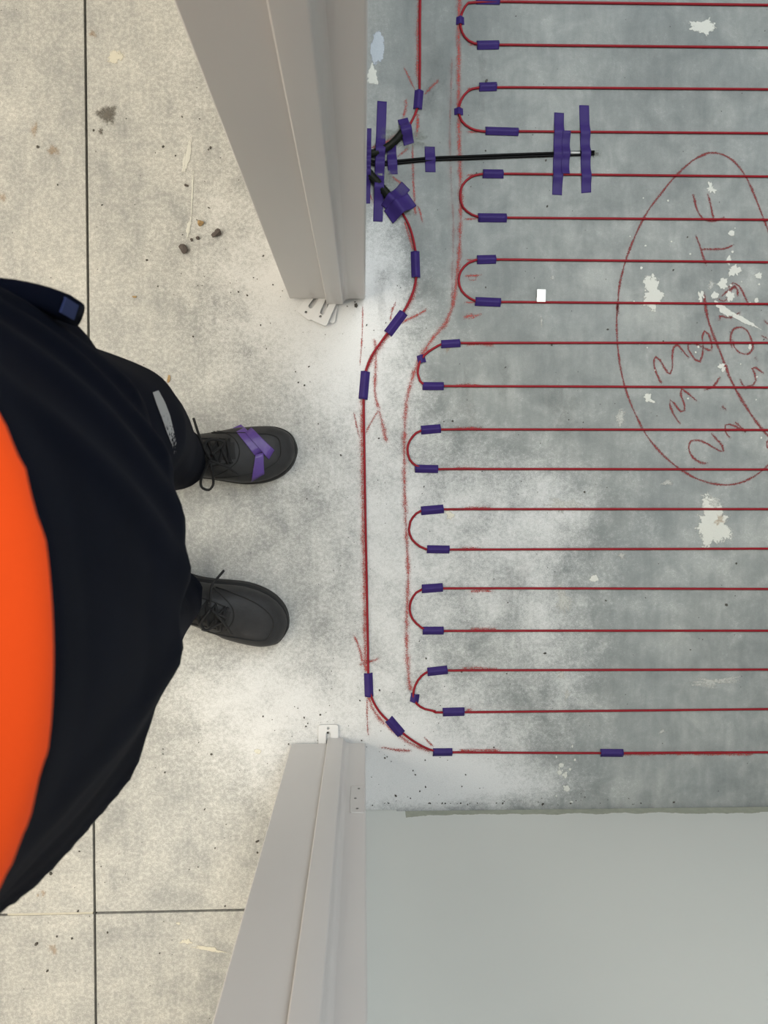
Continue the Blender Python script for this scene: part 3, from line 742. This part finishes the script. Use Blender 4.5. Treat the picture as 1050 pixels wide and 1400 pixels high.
tape(504, 227, 100, 6, 91, 'narrow purple tape strip pressed against the wall foot behind the long one', g2, humps=[(-14, .019, .014), (-3, .016, .014), (12, .0195, .014)], nx=50)
tape(555, 180, 35, 14, 75, 'creased purple tape wrapped over the conduit end of the cable lead', g2, humps=[(0, .0152, .011)], nx=24)
tape(556, 187, 22, 14, 73, 'short upper layer of purple tape on the creased conduit end tape', g2, humps=[(-5, .0155, .011)], nx=24, z0=.0012)
tape(536, 220, 36, 13, 86, 'purple tape over the twin wires beside the long tape strip', g2, humps=[(1, .0058, .008), (5, .0058, .008), (-20, .009, .008)], nx=24)
tape(588, 218, 34, 14, 88, 'purple tape over the twin wires standing alone in the bare floor', g2, hump=.0052, sig=.006, across=True, nx=20)
tape(541, 270, 42, 16, 131, 'purple tape of the crossed patch with a torn notch near the conduits', g2, humps=[(7.5, .0168, .012)], nx=24)
tape(547, 285, 40, 21, 143, 'wide upper purple tape of the crossed patch over the conduit end', g2, humps=[(2, .0172, .013)], nx=24, z0=.0014)
tape(763, 210.5, 110, 13.5, 91, 'long purple tape strip crossing two cable rows over the twin wires', g2, humps=[(-28.5, .0052, .010), (30, .0052, .010), (0, .0056, .009)], nx=70)
tape(773, 210, 57, 11, 91, 'shorter purple tape strip overlapping the long one over the twin wires', g2, humps=[(-28, .0054, .010), (30, .0054, .010), (0, .0056, .009)], nx=44, z0=.0009)
tape(800, 204, 117, 13.5, 88, 'longest purple tape strip at the sensor end of the twin wires', g2, humps=[(-21.5, .0052, .010), (36.7, .0052, .010), (6, .0056, .009)], nx=70)

# white tag wrapped on a cable row
c = P(739, 405)
v, f = joinvf([move(plate(rrect(.0155, .0215, .001), [], 0, .0006), (c.x, c.y, .0052), R(-1)), move(plate(rrect(.0155, .008, .001), [], 0, .0006), (c.x, c.y - .0065, .0002), R(-1)), box(c.x - .0077, c.x + .0077, c.y - .0112, c.y - .0105, .0002, .0056)])
o = mesh('cable_tag', v, f, 'tag', smooth=False); tag(rebase(o), 'small white paper tag folded around a red cable row', 'tag')

# ------------------------------------------------------------------ person
def boot(name, toe, heel, label, flip):
    """local: +x to the toe, heel at 0"""
    Lb = 0.298
    th, hh = P(*toe, .03), P(*heel, .03)
    ang = math.atan2(th.y - hh.y, th.x - hh.x)
    xs = [0.000, .012, .03, .06, .09, .12, .15, .18, .205, .23, .25, .268, .282, .292, .298]
    hw = [.012, .026, .034, .037, .036, .035, .038, .0435, .0475, .0480, .0460, .0415, .0340, .0245, .012]
    of = [0, 0, 0, 0, 0, .001, .003, .005, .006, .006, .005, .003, .001, -.001, -.001]        # towards the big toe
    hg = [.055, .085, .105, .115, .120, .120, .114, .103, .092, .082, .074, .067, .058, .047, .034]
    rg = []
    for x, w, f_, h in zip(xs, hw, of, hg):
        r_ = []
        zc, hz = (h + .012) / 2, (h - .012) / 2
        for k in range(28):
            t = 2 * math.pi * k / 28
            e = 2.5
            yy = w * math.copysign(abs(math.cos(t)) ** (2 / e), math.cos(t)); zz = hz * math.copysign(abs(math.sin(t)) ** (2 / e), math.sin(t))
            if zz > 0 and x < .2: yy *= 1 - .22 * (zz / hz)       # narrower towards the instep
            r_.append(Vector((x, flip * f_ + yy, zc + zz)))
        rg.append(r_)
    foot = loft(rg)
    shaft = loft([ellring((.072 + (z - .06) * .02, 0, z), a_, b_, n=28, e=2.2) for z, a_, b_ in ((.05, .055, .034), (.09, .060, .036), (.12, .058, .038), (.155, .056, .042), (.185, .058, .044))])
    up = mesh('boot_upper', *joinvf([foot, shaft]), 'leather')
    rm = up.modifiers.new('remesh', 'REMESH'); rm.mode = 'VOXEL'; rm.voxel_size = .0035; rm.use_smooth_shade = True
    sm = up.modifiers.new('smooth', 'SMOOTH'); sm.factor = .6; sm.iterations = 6
    root = empty(name)
    up.parent = root
    tree = bvh_of(up)
    def top(x, y, off=.001):
        h_ = tree.ray_cast(Vector((x, y, .4)), Vector((0, 0, -1)))
        return Vector((x, y, (h_[0].z if h_[0] else .03) + off))
    def tops(x, y, off):
        h_ = tree.ray_cast(Vector((x, y, .4)), Vector((0, 0, -1)))
        if h_[0] is None: return Vector((x, y, .03))
        return h_[0] + h_[1] * off
    # sole
    ol = [(x, flip * f_ + w + .002) for x, w, f_ in zip(xs, hw, of)] + [(Lb + .003, 0)] + [(x, flip * f_ - w - .002) for x, w, f_ in list(zip(xs, hw, of))[::-1]] + [(-.004, 0)]
    ol3 = spline([Vector((x, y, 0)) for x, y in ol], .006, closed=True)
    so = mesh('sole', *plate([(p.x, p.y) for p in ol3], [], 0, .026), 'rubber', root, smooth=False); bevel(so, .003, 3)
    # toe bumper and seams
    def line(pts, r, mat, nm, off=.0008, parent=up):
        q_ = spline([Vector((x, y, 0)) for x, y in pts], .004)
        return mesh(nm, *tube([tops(p.x, p.y, off) for p in q_], r, 6), mat, parent)
    def half(x): return float(np.interp(x, xs, hw)), flip * float(np.interp(x, xs, of))
    side = []
    for t in np.linspace(0, 1, 12):
        x = .165 + .112 * math.sin(t * math.pi / 2)
        w, c_ = half(.165 + (x - .165) * 1.17)
        side.append((x, c_, .0375 * max(math.cos(t * math.pi / 2), 0) ** .55))
    line([(x, c_ + w) for x, c_, w in side] + [(x, c_ - w) for x, c_, w in side[-2::-1]], .0012, 'seam', 'toe_seam')
    line([(.160, -.040), (.185, -.033), (.205, -.020), (.212, 0), (.205, .020), (.185, .033), (.160, .040)], .0010, 'seam', 'vamp_seam', off=.0004)
    for s_ in (-1, 1):
        line([(.200, s_ * .019), (.170, s_ * .0225), (.140, s_ * .024), (.105, s_ * .026)], .0012, 'seam', 'eyestay_seam')
        for k in range(7):
            x = .104 + k * .0150
            e_ = tops(x, s_ * .0185, .0006)
            mesh('eyelet', *tube([e_, e_ + Vector((0, 0, .0012))], .0030, 10), 'screw', up)
    # tongue ridge under the laces
    tg = []
    for x in np.linspace(.098, .205, 12):
        tg.append([top(x, y, .0022 * math.cos(y / .016 * 1.4)) for y in np.linspace(-.014, .014, 7)])
    vs = [p for r_ in tg for p in r_]; fs = [(i * 7 + k, i * 7 + k + 1, i * 7 + k + 8, i * 7 + k + 7) for i in range(11) for k in range(6)]
    mesh('tongue', vs, fs, 'seam', up)
    # laces
    lc = []
    for k in range(7):
        x = .104 + k * .0150
        for s_ in (-1, 1):
            a_ = (x, s_ * .021); b_ = (x + (.0150 if k < 6 else .004), -s_ * .021)
            pts = [Vector((a_[0] + (b_[0] - a_[0]) * t, a_[1] + (b_[1] - a_[1]) * t, 0)) for t in np.linspace(0, 1, 9)]
            lc.append(tube([top(p.x, p.y, .0030 + .0012 * (s_ > 0) + .002 * math.sin(math.pi * i / 8)) for i, p in enumerate(pts)], .0023, 6))
    laces = mesh('laces', *joinvf(lc), 'lace', up)
    root.location = hh.copy(); root.location.z = 0
    root.rotation_euler = (0, 0, ang)
    root['label'] = label
    return root, up, laces
person = None
bootL, upL, lacL = boot('boot', (404, 613), (168, 631), 'scuffed black leather boot with purple tape across its toe', -1)
bootR, upR, lacR = boot('boot', (391, 862), (168, 788), 'scuffed black leather boot without tape', 1)
bpy.context.view_layer.update()

def folds(amp, k, ph, z, lean=8.0):
    return lambda t: amp * (math.sin(k * t + ph + lean * z) + .6 * math.sin((k * 2 + 1) * t + 2.1 * ph - lean * 1.4 * z) + .4 * math.sin((k * 3 + 2) * t + lean * .7 * z))
# trousers: hips and two legs joined into one surface
def leg(jts):
    rg = []
    for (x, y, z, a, b, yaw) in jts:
        rg.append(ellring((x, y, z), a, b, yaw, 2.1, 40, folds(.012, 3, y * 40, z, 14)))
    return loft(rg)
def interp(keys, n):
    ks = np.array(keys, float); s = np.linspace(0, 1, len(ks)); q_ = np.linspace(0, 1, n)
    out = []
    pts = spline([Vector(k[:3]) for k in keys], 1.0)
    for t in q_:
        row = [np.interp(t, s, ks[:, c_]) for c_ in range(ks.shape[1])]
        out.append(tuple(row))
    return out
aL, aR = bootL.matrix_world @ Vector((.075, 0, 0)), bootR.matrix_world @ Vector((.075, 0, 0))
LK = [(aL.x + .012, aL.y - .003, .075, .073, .056, .05), (aL.x + .012, aL.y, .13, .074, .058, .05), (aL.x + .028, aL.y + .006, .25, .074, .063, .05), (aL.x + .055, aL.y + .014, .42, .078, .070, .05), (aL.x + .070, aL.y + .012, .52, .082, .073, 0), (aL.x + .070, aL.y - .004, .66, .090, .080, -.05), (aL.x + .062, aL.y - .016, .80, .100, .092, -.1), (aL.x + .055, aL.y - .024, .88, .100, .095, -.1)]
RK = [(aR.x + .010, aR.y, .075, .072, .056, -.3), (aR.x + .010, aR.y, .13, .074, .058, -.3), (aR.x + .026, aR.y, .25, .072, .060, -.3), (aR.x + .050, aR.y + .004, .42, .076, .068, -.25), (aR.x + .064, aR.y + .010, .52, .080, .071, -.2), (aR.x + .068, aR.y + .022, .66, .088, .080, -.15), (aR.x + .062, aR.y + .034, .80, .100, .092, -.1), (aR.x + .055, aR.y + .040, .88, .100, .095, -.1)]
hips = loft([ellring((-.302, -.055, z), a_, b_, -.12, 2.4, 48) for z, a_, b_ in ((.76, .095, .15), (.80, .120, .172), (.88, .128, .178), (.98, .125, .170), (1.02, .12, .165))])
tr = mesh('trousers', *joinvf([leg(interp(LK, 40)), leg(interp(RK, 40)), hips]), 'navy')
rm = tr.modifiers.new('remesh', 'REMESH'); rm.mode = 'VOXEL'; rm.voxel_size = .006; rm.use_smooth_shade = True
sm = tr.modifiers.new('smooth', 'SMOOTH'); sm.factor = .5; sm.iterations = 5

# shirt: navy lower panel, orange upper part with sleeves
def crease(t, z, amp):
    """long soft folds hanging down the cloth"""
    f_ = 0
    for k, (c_, w, sl_, g) in enumerate(((-1.35, .10, -1.6, .9), (-1.02, .08, -2.2, 1.0), (-.74, .07, -2.6, .9), (-.46, .09, -2.2, -.6), (-.22, .07, -1.2, .9), (.04, .08, .6, -.5), (.26, .07, 1.8, 1.0), (.50, .08, 2.6, .8), (.74, .07, 3.0, 1.0), (1.0, .09, 3.0, .9), (1.35, .10, 2.4, .9))):
        tt = (t + math.pi) % (2 * math.pi) - math.pi
        f_ += g * math.exp(-((tt - c_ - sl_ * (z - .80)) / w) ** 2)
    return amp * f_
def sring(z, a, b, cx, cy, yaw, e, amp, n=140):
    return ellring((cx, cy, z), a, b, yaw, e, n, lambda t: crease(t, z, amp))
SK = [  # z, half depth, half width, centre x, centre y, yaw, exponent, fold depth
    (.745, .150, .216, -.2885, -.080, -.110, 1.9, .036), (.757, .153, .219, -.2890, -.080, -.109, 1.9, .034), (.80, .153, .214, -.287, -.078, -.105, 1.9, .030), (.86, .153, .206, -.284, -.074, -.10, 1.95, .034), (.93, .155, .190, -.279, -.066, -.08, 1.95, .028),
    (1.00, .158, .176, -.275, -.060, -.05, 2.0, .016), (1.04, .1600, .172, -.271, -.056, -.03, 2.0, .003), (1.062, .1605, .172, -.270, -.055, -.03, 2.0, .001)]
nv = interp(SK, 44)
outer_r = [sring(*r_) for r_ in nv]
inner_r = [sring(z, a - .004, b - .004, *r_) for z, a, b, *r_ in nv[:6]][::-1]
OK_ = [(1.052, .1625, .176, -.269, -.055), (1.075, .1640, .178, -.2685, -.055), (1.13, .160, .185, -.275, -.058), (1.22, .146, .195, -.285, -.058), (1.31, .130, .200, -.292, -.058), (1.39, .108, .192, -.297, -.058), (1.43, .085, .155, -.297, -.058), (1.455, .065, .085, -.294, -.058), (1.485, .058, .062, -.288, -.058)]
ov = interp(OK_, 44)
upper_r = [ellring((cx, cy, z), a, b, -.03, 2.0, 96) for z, a, b, cx, cy in ov]
SHO = [Vector((-.292, -.058 + s_ * .175, 1.385)) for s_ in (1, -1)]
ELB = [Vector((-.255, -.058 + s_ * .262, 1.165)) for s_ in (1, -1)]
WRI = [Vector((-.085, s_ * .085, 1.345)) for s_ in (1, -1)]
sleeves = []
for k in range(2):
    p3 = spline([SHO[k], SHO[k].lerp(ELB[k], .5) + Vector((0, (1 - 2 * k) * .012, 0)), ELB[k], ELB[k].lerp(WRI[k], .18)], .02)
    n_ = len(p3)
    sleeves.append(tube(p3, lambda i, n_=n_: .072 - .018 * i / n_, 20))
shirt = mesh('shirt', *joinvf([loft(upper_r)] + sleeves), 'orange')
rm = shirt.modifiers.new('remesh', 'REMESH'); rm.mode = 'VOXEL'; rm.voxel_size = .0065; rm.use_smooth_shade = True
sm = shirt.modifiers.new('smooth', 'SMOOTH'); sm.factor = .5; sm.iterations = 4
lower = mesh('lower_panel', *loft(inner_r + outer_r, cap=False), 'navy_shirt', shirt)
tag(lower, 'dark navy lower half of the two tone shirt')
tag(shirt, 'bright orange upper half of a two tone work shirt'); tag(tr, 'dark navy work trousers')

# body (hidden by the clothes in the photo): one skinned surface
bm = bmesh.new(); sl = bm.verts.layers.skin.verify()
def sv(p, r): v_ = bm.verts.new(p); v_[sl].radius = (r, r) if not isinstance(r, tuple) else r; return v_
def ch(a, *pts):
    for p, r in pts:
        b = sv(p, r); bm.edges.new((a, b)); a = b
    return a
pel = sv((-.295, -.056, .90), (.10, .09)); pel[sl].use_root = True
chest = ch(pel, ((-.285, -.058, 1.06), .11), ((-.29, -.058, 1.22), .105), ((-.297, -.058, 1.37), .085))
ch(chest, ((-.290, -.058, 1.45), .055), ((-.270, -.058, 1.51), .052), ((-.245, -.058, 1.57), .066), ((-.232, -.058, 1.635), .076), ((-.235, -.058, 1.70), .058))
for k, A0, KK in ((0, aL, LK), (1, aR, RK)):
    ch(pel, ((KK[6][0], KK[6][1], .80), .075), ((KK[4][0], KK[4][1], .50), .052), ((KK[2][0], KK[2][1], .25), .042), ((A0.x, A0.y, .10), .033))
for k in range(2):
    s_ = 1 - 2 * k
    w_ = ch(chest, (tuple(SHO[k]), .052), (tuple(ELB[k]), .036), (tuple(WRI[k]), (.026, .022)))
    d_ = Vector((.055, -s_ * .018, .012)); pc = WRI[k] + d_
    palm = ch(w_, (tuple(pc), (.030, .014)))
    for q_ in range(4):
        o_ = Vector((.0, s_ * (.024 - q_ * .016), 0)); b_ = pc + Vector((.022, 0, .004)) + o_
        ln = (.024, .028, .026, .020)[q_]
        ch(palm, (tuple(b_), .0088), (tuple(b_ + Vector((ln, -s_ * .004, .006))), .0082), (tuple(b_ + Vector((ln * 1.35, -s_ * .012, .022))), .0075), (tuple(b_ + Vector((ln * .9, -s_ * .02, .032))), .0068))
    tb = WRI[k] + Vector((.030, -s_ * .030, .010))
    ch(palm, (tuple(tb), .0105), (tuple(tb + Vector((.022, -s_ * .014, .012))), .009), (tuple(tb + Vector((.038, -s_ * .016, .020))), .0078))
me = bpy.data.meshes.new('person'); bm.to_mesh(me); bm.free()
me.materials.append(M['skin'])
person = bpy.data.objects.new('person', me); C.objects.link(person)
person.modifiers.new('skin', 'SKIN').use_smooth_shade = True
sb = person.modifiers.new('sub', 'SUBSURF'); sb.levels = 2; sb.render_levels = 2
tag(person, 'person in orange and navy work shirt, navy trousers and black boots standing at the doorway', 'person')
for o in (shirt, tr, bootL, bootR): o.parent = person
HC = Vector((-.232, -.058, 1.635))
def ellipsoid(c, r, nu=24, nv=14, v0=0, v1=math.pi):
    return loft([[c + Vector((r[0] * math.sin(t) * math.cos(2 * math.pi * k / nu), r[1] * math.sin(t) * math.sin(2 * math.pi * k / nu), r[2] * math.cos(t))) for k in range(nu)] for t in np.linspace(max(v0, .05), min(v1, math.pi - .05), nv)])
mesh('hair', *ellipsoid(HC + Vector((-.012, 0, .022)), (.098, .084, .098), v1=1.75), 'hair', person)
for s_ in (1, -1):
    mesh('eye', *ellipsoid(HC + Vector((.066, s_ * .031, -.002)), (.012, .013, .011), 12, 8), 'eye', person)
    mesh('ear', *ellipsoid(HC + Vector((-.008, s_ * .078, -.012)), (.016, .008, .030), 12, 8), 'skin', person)
mesh('nose', *ellipsoid(HC + Vector((.076, 0, -.026)), (.018, .014, .024), 12, 8), 'skin', person)
mesh('mouth', *ellipsoid(HC + Vector((.066, 0, -.066)), (.010, .024, .006), 12, 8), simple('lips', (.35, .14, .11), .5), person)

# worn grey print on the trouser leg, laces, tape and pocket placed on the surfaces they touch
def hitter(objs):
    ts = [bvh_of(o) for o in objs]
    def hit(px, py, off=.0012, zf=.08):
        best = None; d = ray(px, py)
        for t in ts:
            h_ = t.ray_cast(CAM, d)
            if h_[0] is not None and (best is None or h_[3] < best[3]): best = h_
        if best is None: return P(px, py, zf)
        n_ = best[1] if best[1].dot(d) < 0 else -best[1]
        return best[0] + n_ * off
    return hit
hT = hitter([tr])
def grid_on(hit, quad, nx, ny, off, zf=.08):
    (a, b, c_, d) = [Vector((*p, 0)) for p in quad]
    vs, al, ed = [], [], []
    for j in range(ny + 1):
        for i in range(nx + 1):
            u, v_ = i / nx, j / ny
            p = (a * (1 - u) + b * u) * (1 - v_) + (d * (1 - u) + c_ * u) * v_
            vs.append(hit(p.x, p.y, off, zf)); al.append(u); ed.append(1 - abs(2 * v_ - 1))
    fs = [(j * (nx + 1) + i, j * (nx + 1) + i + 1, (j + 1) * (nx + 1) + i + 1, (j + 1) * (nx + 1) + i) for j in range(ny) for i in range(nx)]
    return vs, fs, al, ed
segs = [((211, 536), 8), ((218, 552), 11), ((225, 570), 11), ((231, 590), 9), ((236, 606), 6), ((237, 620), 3)]
vs, fs, al = [], [], []
for i, ((x, y), w) in enumerate(segs):
    for k in range(5):
        t = k / 4 - .5
        vs.append(hT(x + t * w, y - t * w * .35, .0014, .45)); al.append(i / (len(segs) - 1))
fs = [(i * 5 + k, i * 5 + k + 1, i * 5 + k + 6, i * 5 + k + 5) for i in range(len(segs) - 1) for k in range(4)]
rp = mesh('reflective_print', vs, fs, 'reflect', tr, attrs={'along': al, 'edge': al}); tag(rp, 'worn light grey reflective print')

hL = hitter([upL, lacL]); hR = hitter([upR, lacR])
def lace_path(hit, pts, parent, zf=.07):
    p3 = [hit(x, y, .003, z if z else zf) if not z else P(x, y, z) for x, y, z in pts]
    o = mesh('lace_end', *tube(spline(p3, .003), .0022, 6), 'lace')
    o.parent = parent; o.matrix_parent_inverse = parent.matrix_world.inverted()
    return o
def lc4(pts): return [(200 + x / 3.683, 540 + y / 3.683, z) for x, y, z in pts]
lace_path(hL, lc4([(320, 330, .125), (275, 430, .11), (285, 470, .09), (315, 478, .085), (335, 455, .09), (330, 380, .115), (310, 300, .125)]), upL)
lace_path(hL, lc4([(310, 310, .127), (265, 200, .125), (238, 118, .112)]), upL)
lace_path(hL, lc4([(320, 330, .125), (400, 360, .118), (460, 400, .098)]), upL)
lace_path(hL, lc4([(320, 320, .127), (290, 250, .128), (330, 225, .124), (390, 240, .114), (330, 300, .125)]), upL)
lace_path(hR, lc4([(320, 1060, .125), (330, 960, .125), (360, 920, .115), (390, 885, .10)]), upR)
lace_path(hR, lc4([(320, 1080, .125), (275, 1150, .118), (300, 1185, .110), (350, 1160, .112), (400, 1130, .113), (330, 1090, .125)]), upR)
lace_path(hR, lc4([(330, 1080, .125), (400, 1160, .115), (430, 1205, .095)]), upR)

def boot_tape(quad, label, off, mat='tape_bright', nx=14, ny=6):
    a = grid_on(hL, quad, nx, ny, off, .03); b = grid_on(hL, quad, nx, ny, off - .0005, .03)
    n1 = len(a[0]); vs = a[0] + b[0]; fs = a[1] + [tuple(n1 + i for i in q_)[::-1] for q_ in a[1]]
    rim = [i for i in range(nx + 1)] + [j * (nx + 1) + nx for j in range(1, ny + 1)] + [ny * (nx + 1) + i for i in range(nx - 1, -1, -1)] + [j * (nx + 1) for j in range(ny - 1, 0, -1)]
    for k in range(len(rim)): fs.append((rim[k], rim[(k + 1) % len(rim)], n1 + rim[(k + 1) % len(rim)], n1 + rim[k]))
    o = mesh('tape_strip', vs, fs, mat); rebase(o)
    return tag(o, label, 'tape', 'purple tape stuck on a boot toe')
q4 = lambda pts: [(200 + x / 3.683, 540 + y / 3.683) for x, y in pts]
boot_tape(q4([(436, 166), (476, 148), (600, 275), (545, 305)]), 'bright purple tape running across the boot from its side seam', .0018)
boot_tape(q4([(498, 195), (528, 170), (643, 278), (615, 325)]), 'bright purple tape end lying on top along the boot toe', .0030)
boot_tape(q4([(548, 300), (588, 290), (592, 395), (528, 432)]), 'bright purple tape tail folded down the inner side of the boot', .0026)

# hip pocket with a blue tab
pc = [(P(x, y, .835)) for x, y in ((-30, 402), (30, 406), (75, 416), (99, 425))]
pp = spline(pc, .006); n_ = len(pp); rg = []
for i, p in enumerate(pp):
    t_ = (pp[min(i + 1, n_ - 1)] - pp[max(i - 1, 0)]).normalized(); nn = Vector((-t_.y, t_.x, 0))
    s_ = min(1, .55 + 2.0 * i / n_)
    rg.append([p + nn * (x * s_) + Vector((0, 0, y)) for x, y in rrect(.016, .034, .006)])
pk = mesh('hip_pocket', *loft(rg), 'navy', tr); tag(pk, 'navy hip pocket')
ta = (pp[-1] - pp[-3]).normalized(); t0 = pp[-1] + ta * .0004
bt = mesh('pocket_tab', *move(box(-.0006, .0010, -.0050, .0050, 0, .020), (t0.x, t0.y, .8315), math.atan2(ta.y, ta.x)), 'blue', pk, smooth=False); tag(bt, 'blue tab at the pocket edge')

# ------------------------------------------------------------------ debris
def stone(px, py, r, mat, label, seed, flat=.7):
    rr = random.Random(seed); b2 = bmesh.new(); bmesh.ops.create_icosphere(b2, subdivisions=2, radius=1)
    ph = [Vector((rr.uniform(-1, 1), rr.uniform(-1, 1), rr.uniform(-1, 1))).normalized() for _ in range(7)]
    vs = []
    for v_ in b2.verts:
        s_ = 1 + sum(.13 * math.sin(3.2 * v_.co.dot(p) + i) for i, p in enumerate(ph)) + rr.uniform(-.06, .06)
        vs.append(Vector((v_.co.x * r * s_, v_.co.y * r * s_ * .85, v_.co.z * r * flat * s_)))
    fs = [tuple(v_.index for v_ in f_.verts) for f_ in b2.faces]; b2.free()
    mz = min(v_.z for v_ in vs); c_ = P(px, py)
    o = mesh('pebble', [Vector((v_.x, v_.y, v_.z - mz)) for v_ in vs], fs, mat, smooth=False)
    o.location = (c_.x, c_.y, 0.0003)
    return tag(o, label, 'pebble', 'dirt crumbs on the hall floor')
stone(252, 341, .0085, 'pebble_dark', 'largest dark dirt crumb below the long white paint drip', 1)
stone(297, 321, .0080, 'pebble_dark', 'dark round dirt crumb standing apart towards the jamb with stacked packers', 2)
stone(275, 306, .0050, 'pebble_tan', 'small tan dirt crumb between the dark ones', 3)
stone(270.5, 326, .0035, 'pebble_dark', 'tiny dark dirt crumb beside the foot of the paint drip', 4)
stone(262, 328.5, .0026, 'pebble_dark', 'tiniest dark dirt crumb at the end of the paint drip', 5)
stone(255, 254, .0030, 'pebble_dark', 'tiny dark dirt crumb halfway up the paint drip', 6)
def chip(px, py, l, w, rot, mat, label):
    v_, f_ = plate([(l * .5 * math.cos(t) * (1 + .2 * math.sin(3 * t)), w * .5 * math.sin(t) * (1 + .2 * math.cos(2 * t))) for t in np.linspace(0, 2 * math.pi, 10)[:-1]], [], 0, .0012)
    c_ = P(px, py)
    o = mesh('wood_chip', v_, f_, mat, smooth=False); o.location = (c_.x, c_.y, .0003); o.rotation_euler = (0, 0, rot)
    return tag(o, label, 'chip', 'loose chips on the hall floor')
chip(184, 406, .008, .004, 0, 'pebble_tan', 'small brown chip lying towards the saw cut joint')
chip(231, 518, .014, .006, 1.4, 'pebble_tan', 'slender brown chip beside the trouser leg')
chip(352, 1150, .007, .004, .4, 'grit', 'dark chip beside the foot of the jamb near the side wall')
V, Fc = [], []
def fleck(px, py, s):
    c_ = P(px, py); n = len(V); a0 = rnd.uniform(0, 6.28); k = 5
    asp = rnd.uniform(.45, 1)
    pts = []
    for i in range(k):
        a = 2 * math.pi * i / k; r_ = s / 762 * rnd.uniform(.7, 1.2)
        x, y = r_ * math.cos(a), r_ * asp * math.sin(a)
        pts.append((c_.x + x * math.cos(a0) - y * math.sin(a0), c_.y + x * math.sin(a0) + y * math.cos(a0)))
    for z in (.0003, .0003 + s / 762 * .5):
        for x, y in pts: V.append((x, y, z))
    Fc.append(tuple(n + i for i in range(k))[::-1]); Fc.append(tuple(n + k + i for i in range(k)))
    for i in range(k): Fc.append((n + i, n + (i + 1) % k, n + k + (i + 1) % k, n + k + i))
for cx, cy, sx, sy, n in ((360, 400, 60, 30, 22), (410, 985, 50, 22, 26), (560, 1070, 60, 30, 34), (460, 430, 25, 25, 10), (750, 1095, 130, 5, 24), (700, 780, 200, 200, 60), (280, 230, 70, 70, 22), (300, 1080, 60, 60, 18), (180, 1250, 80, 70, 24), (400, 600, 100, 100, 18), (800, 300, 160, 180, 34), (590, 1000, 60, 60, 16)):
    for _ in range(n):
        x, y = rnd.gauss(cx, sx), rnd.gauss(cy, sy)
        if 500 < x and y > 1101: y = 1098
        fleck(x, y, rnd.choice((.6, .8, .8, 1.0, 1.3, 1.7)))
for x, y, s in ((289, 1031, 2.4), (223, 1024, 1), (416, 981, 1.8), (288, 202, 2), (285, 205, 1.5), (223, 201, 2.2), (487, 418, 3), (360, 350, 1.8), (326, 399, 1.5), (338, 404, 1.5), (201, 356, 1.8), (264, 460, 1.5), (70, 1194, 3), (62, 1160, 2), (76, 1172, 2.4), (50, 1290, 3), (78, 1280, 2), (65, 1327, 2), (52, 201, 2), (79, 253, 1.6), (742, 1099, 2.4), (993, 827, 2.4), (828, 821, 2), (745, 893, 2.2), (665, 111, 2.5), (541, 1088, 2)):
    fleck(x, y, s)
o = mesh('grit', V, Fc, 'grit', smooth=False); tag(o, 'scattered dark grit flecks on the concrete', 'grit', kind='stuff')
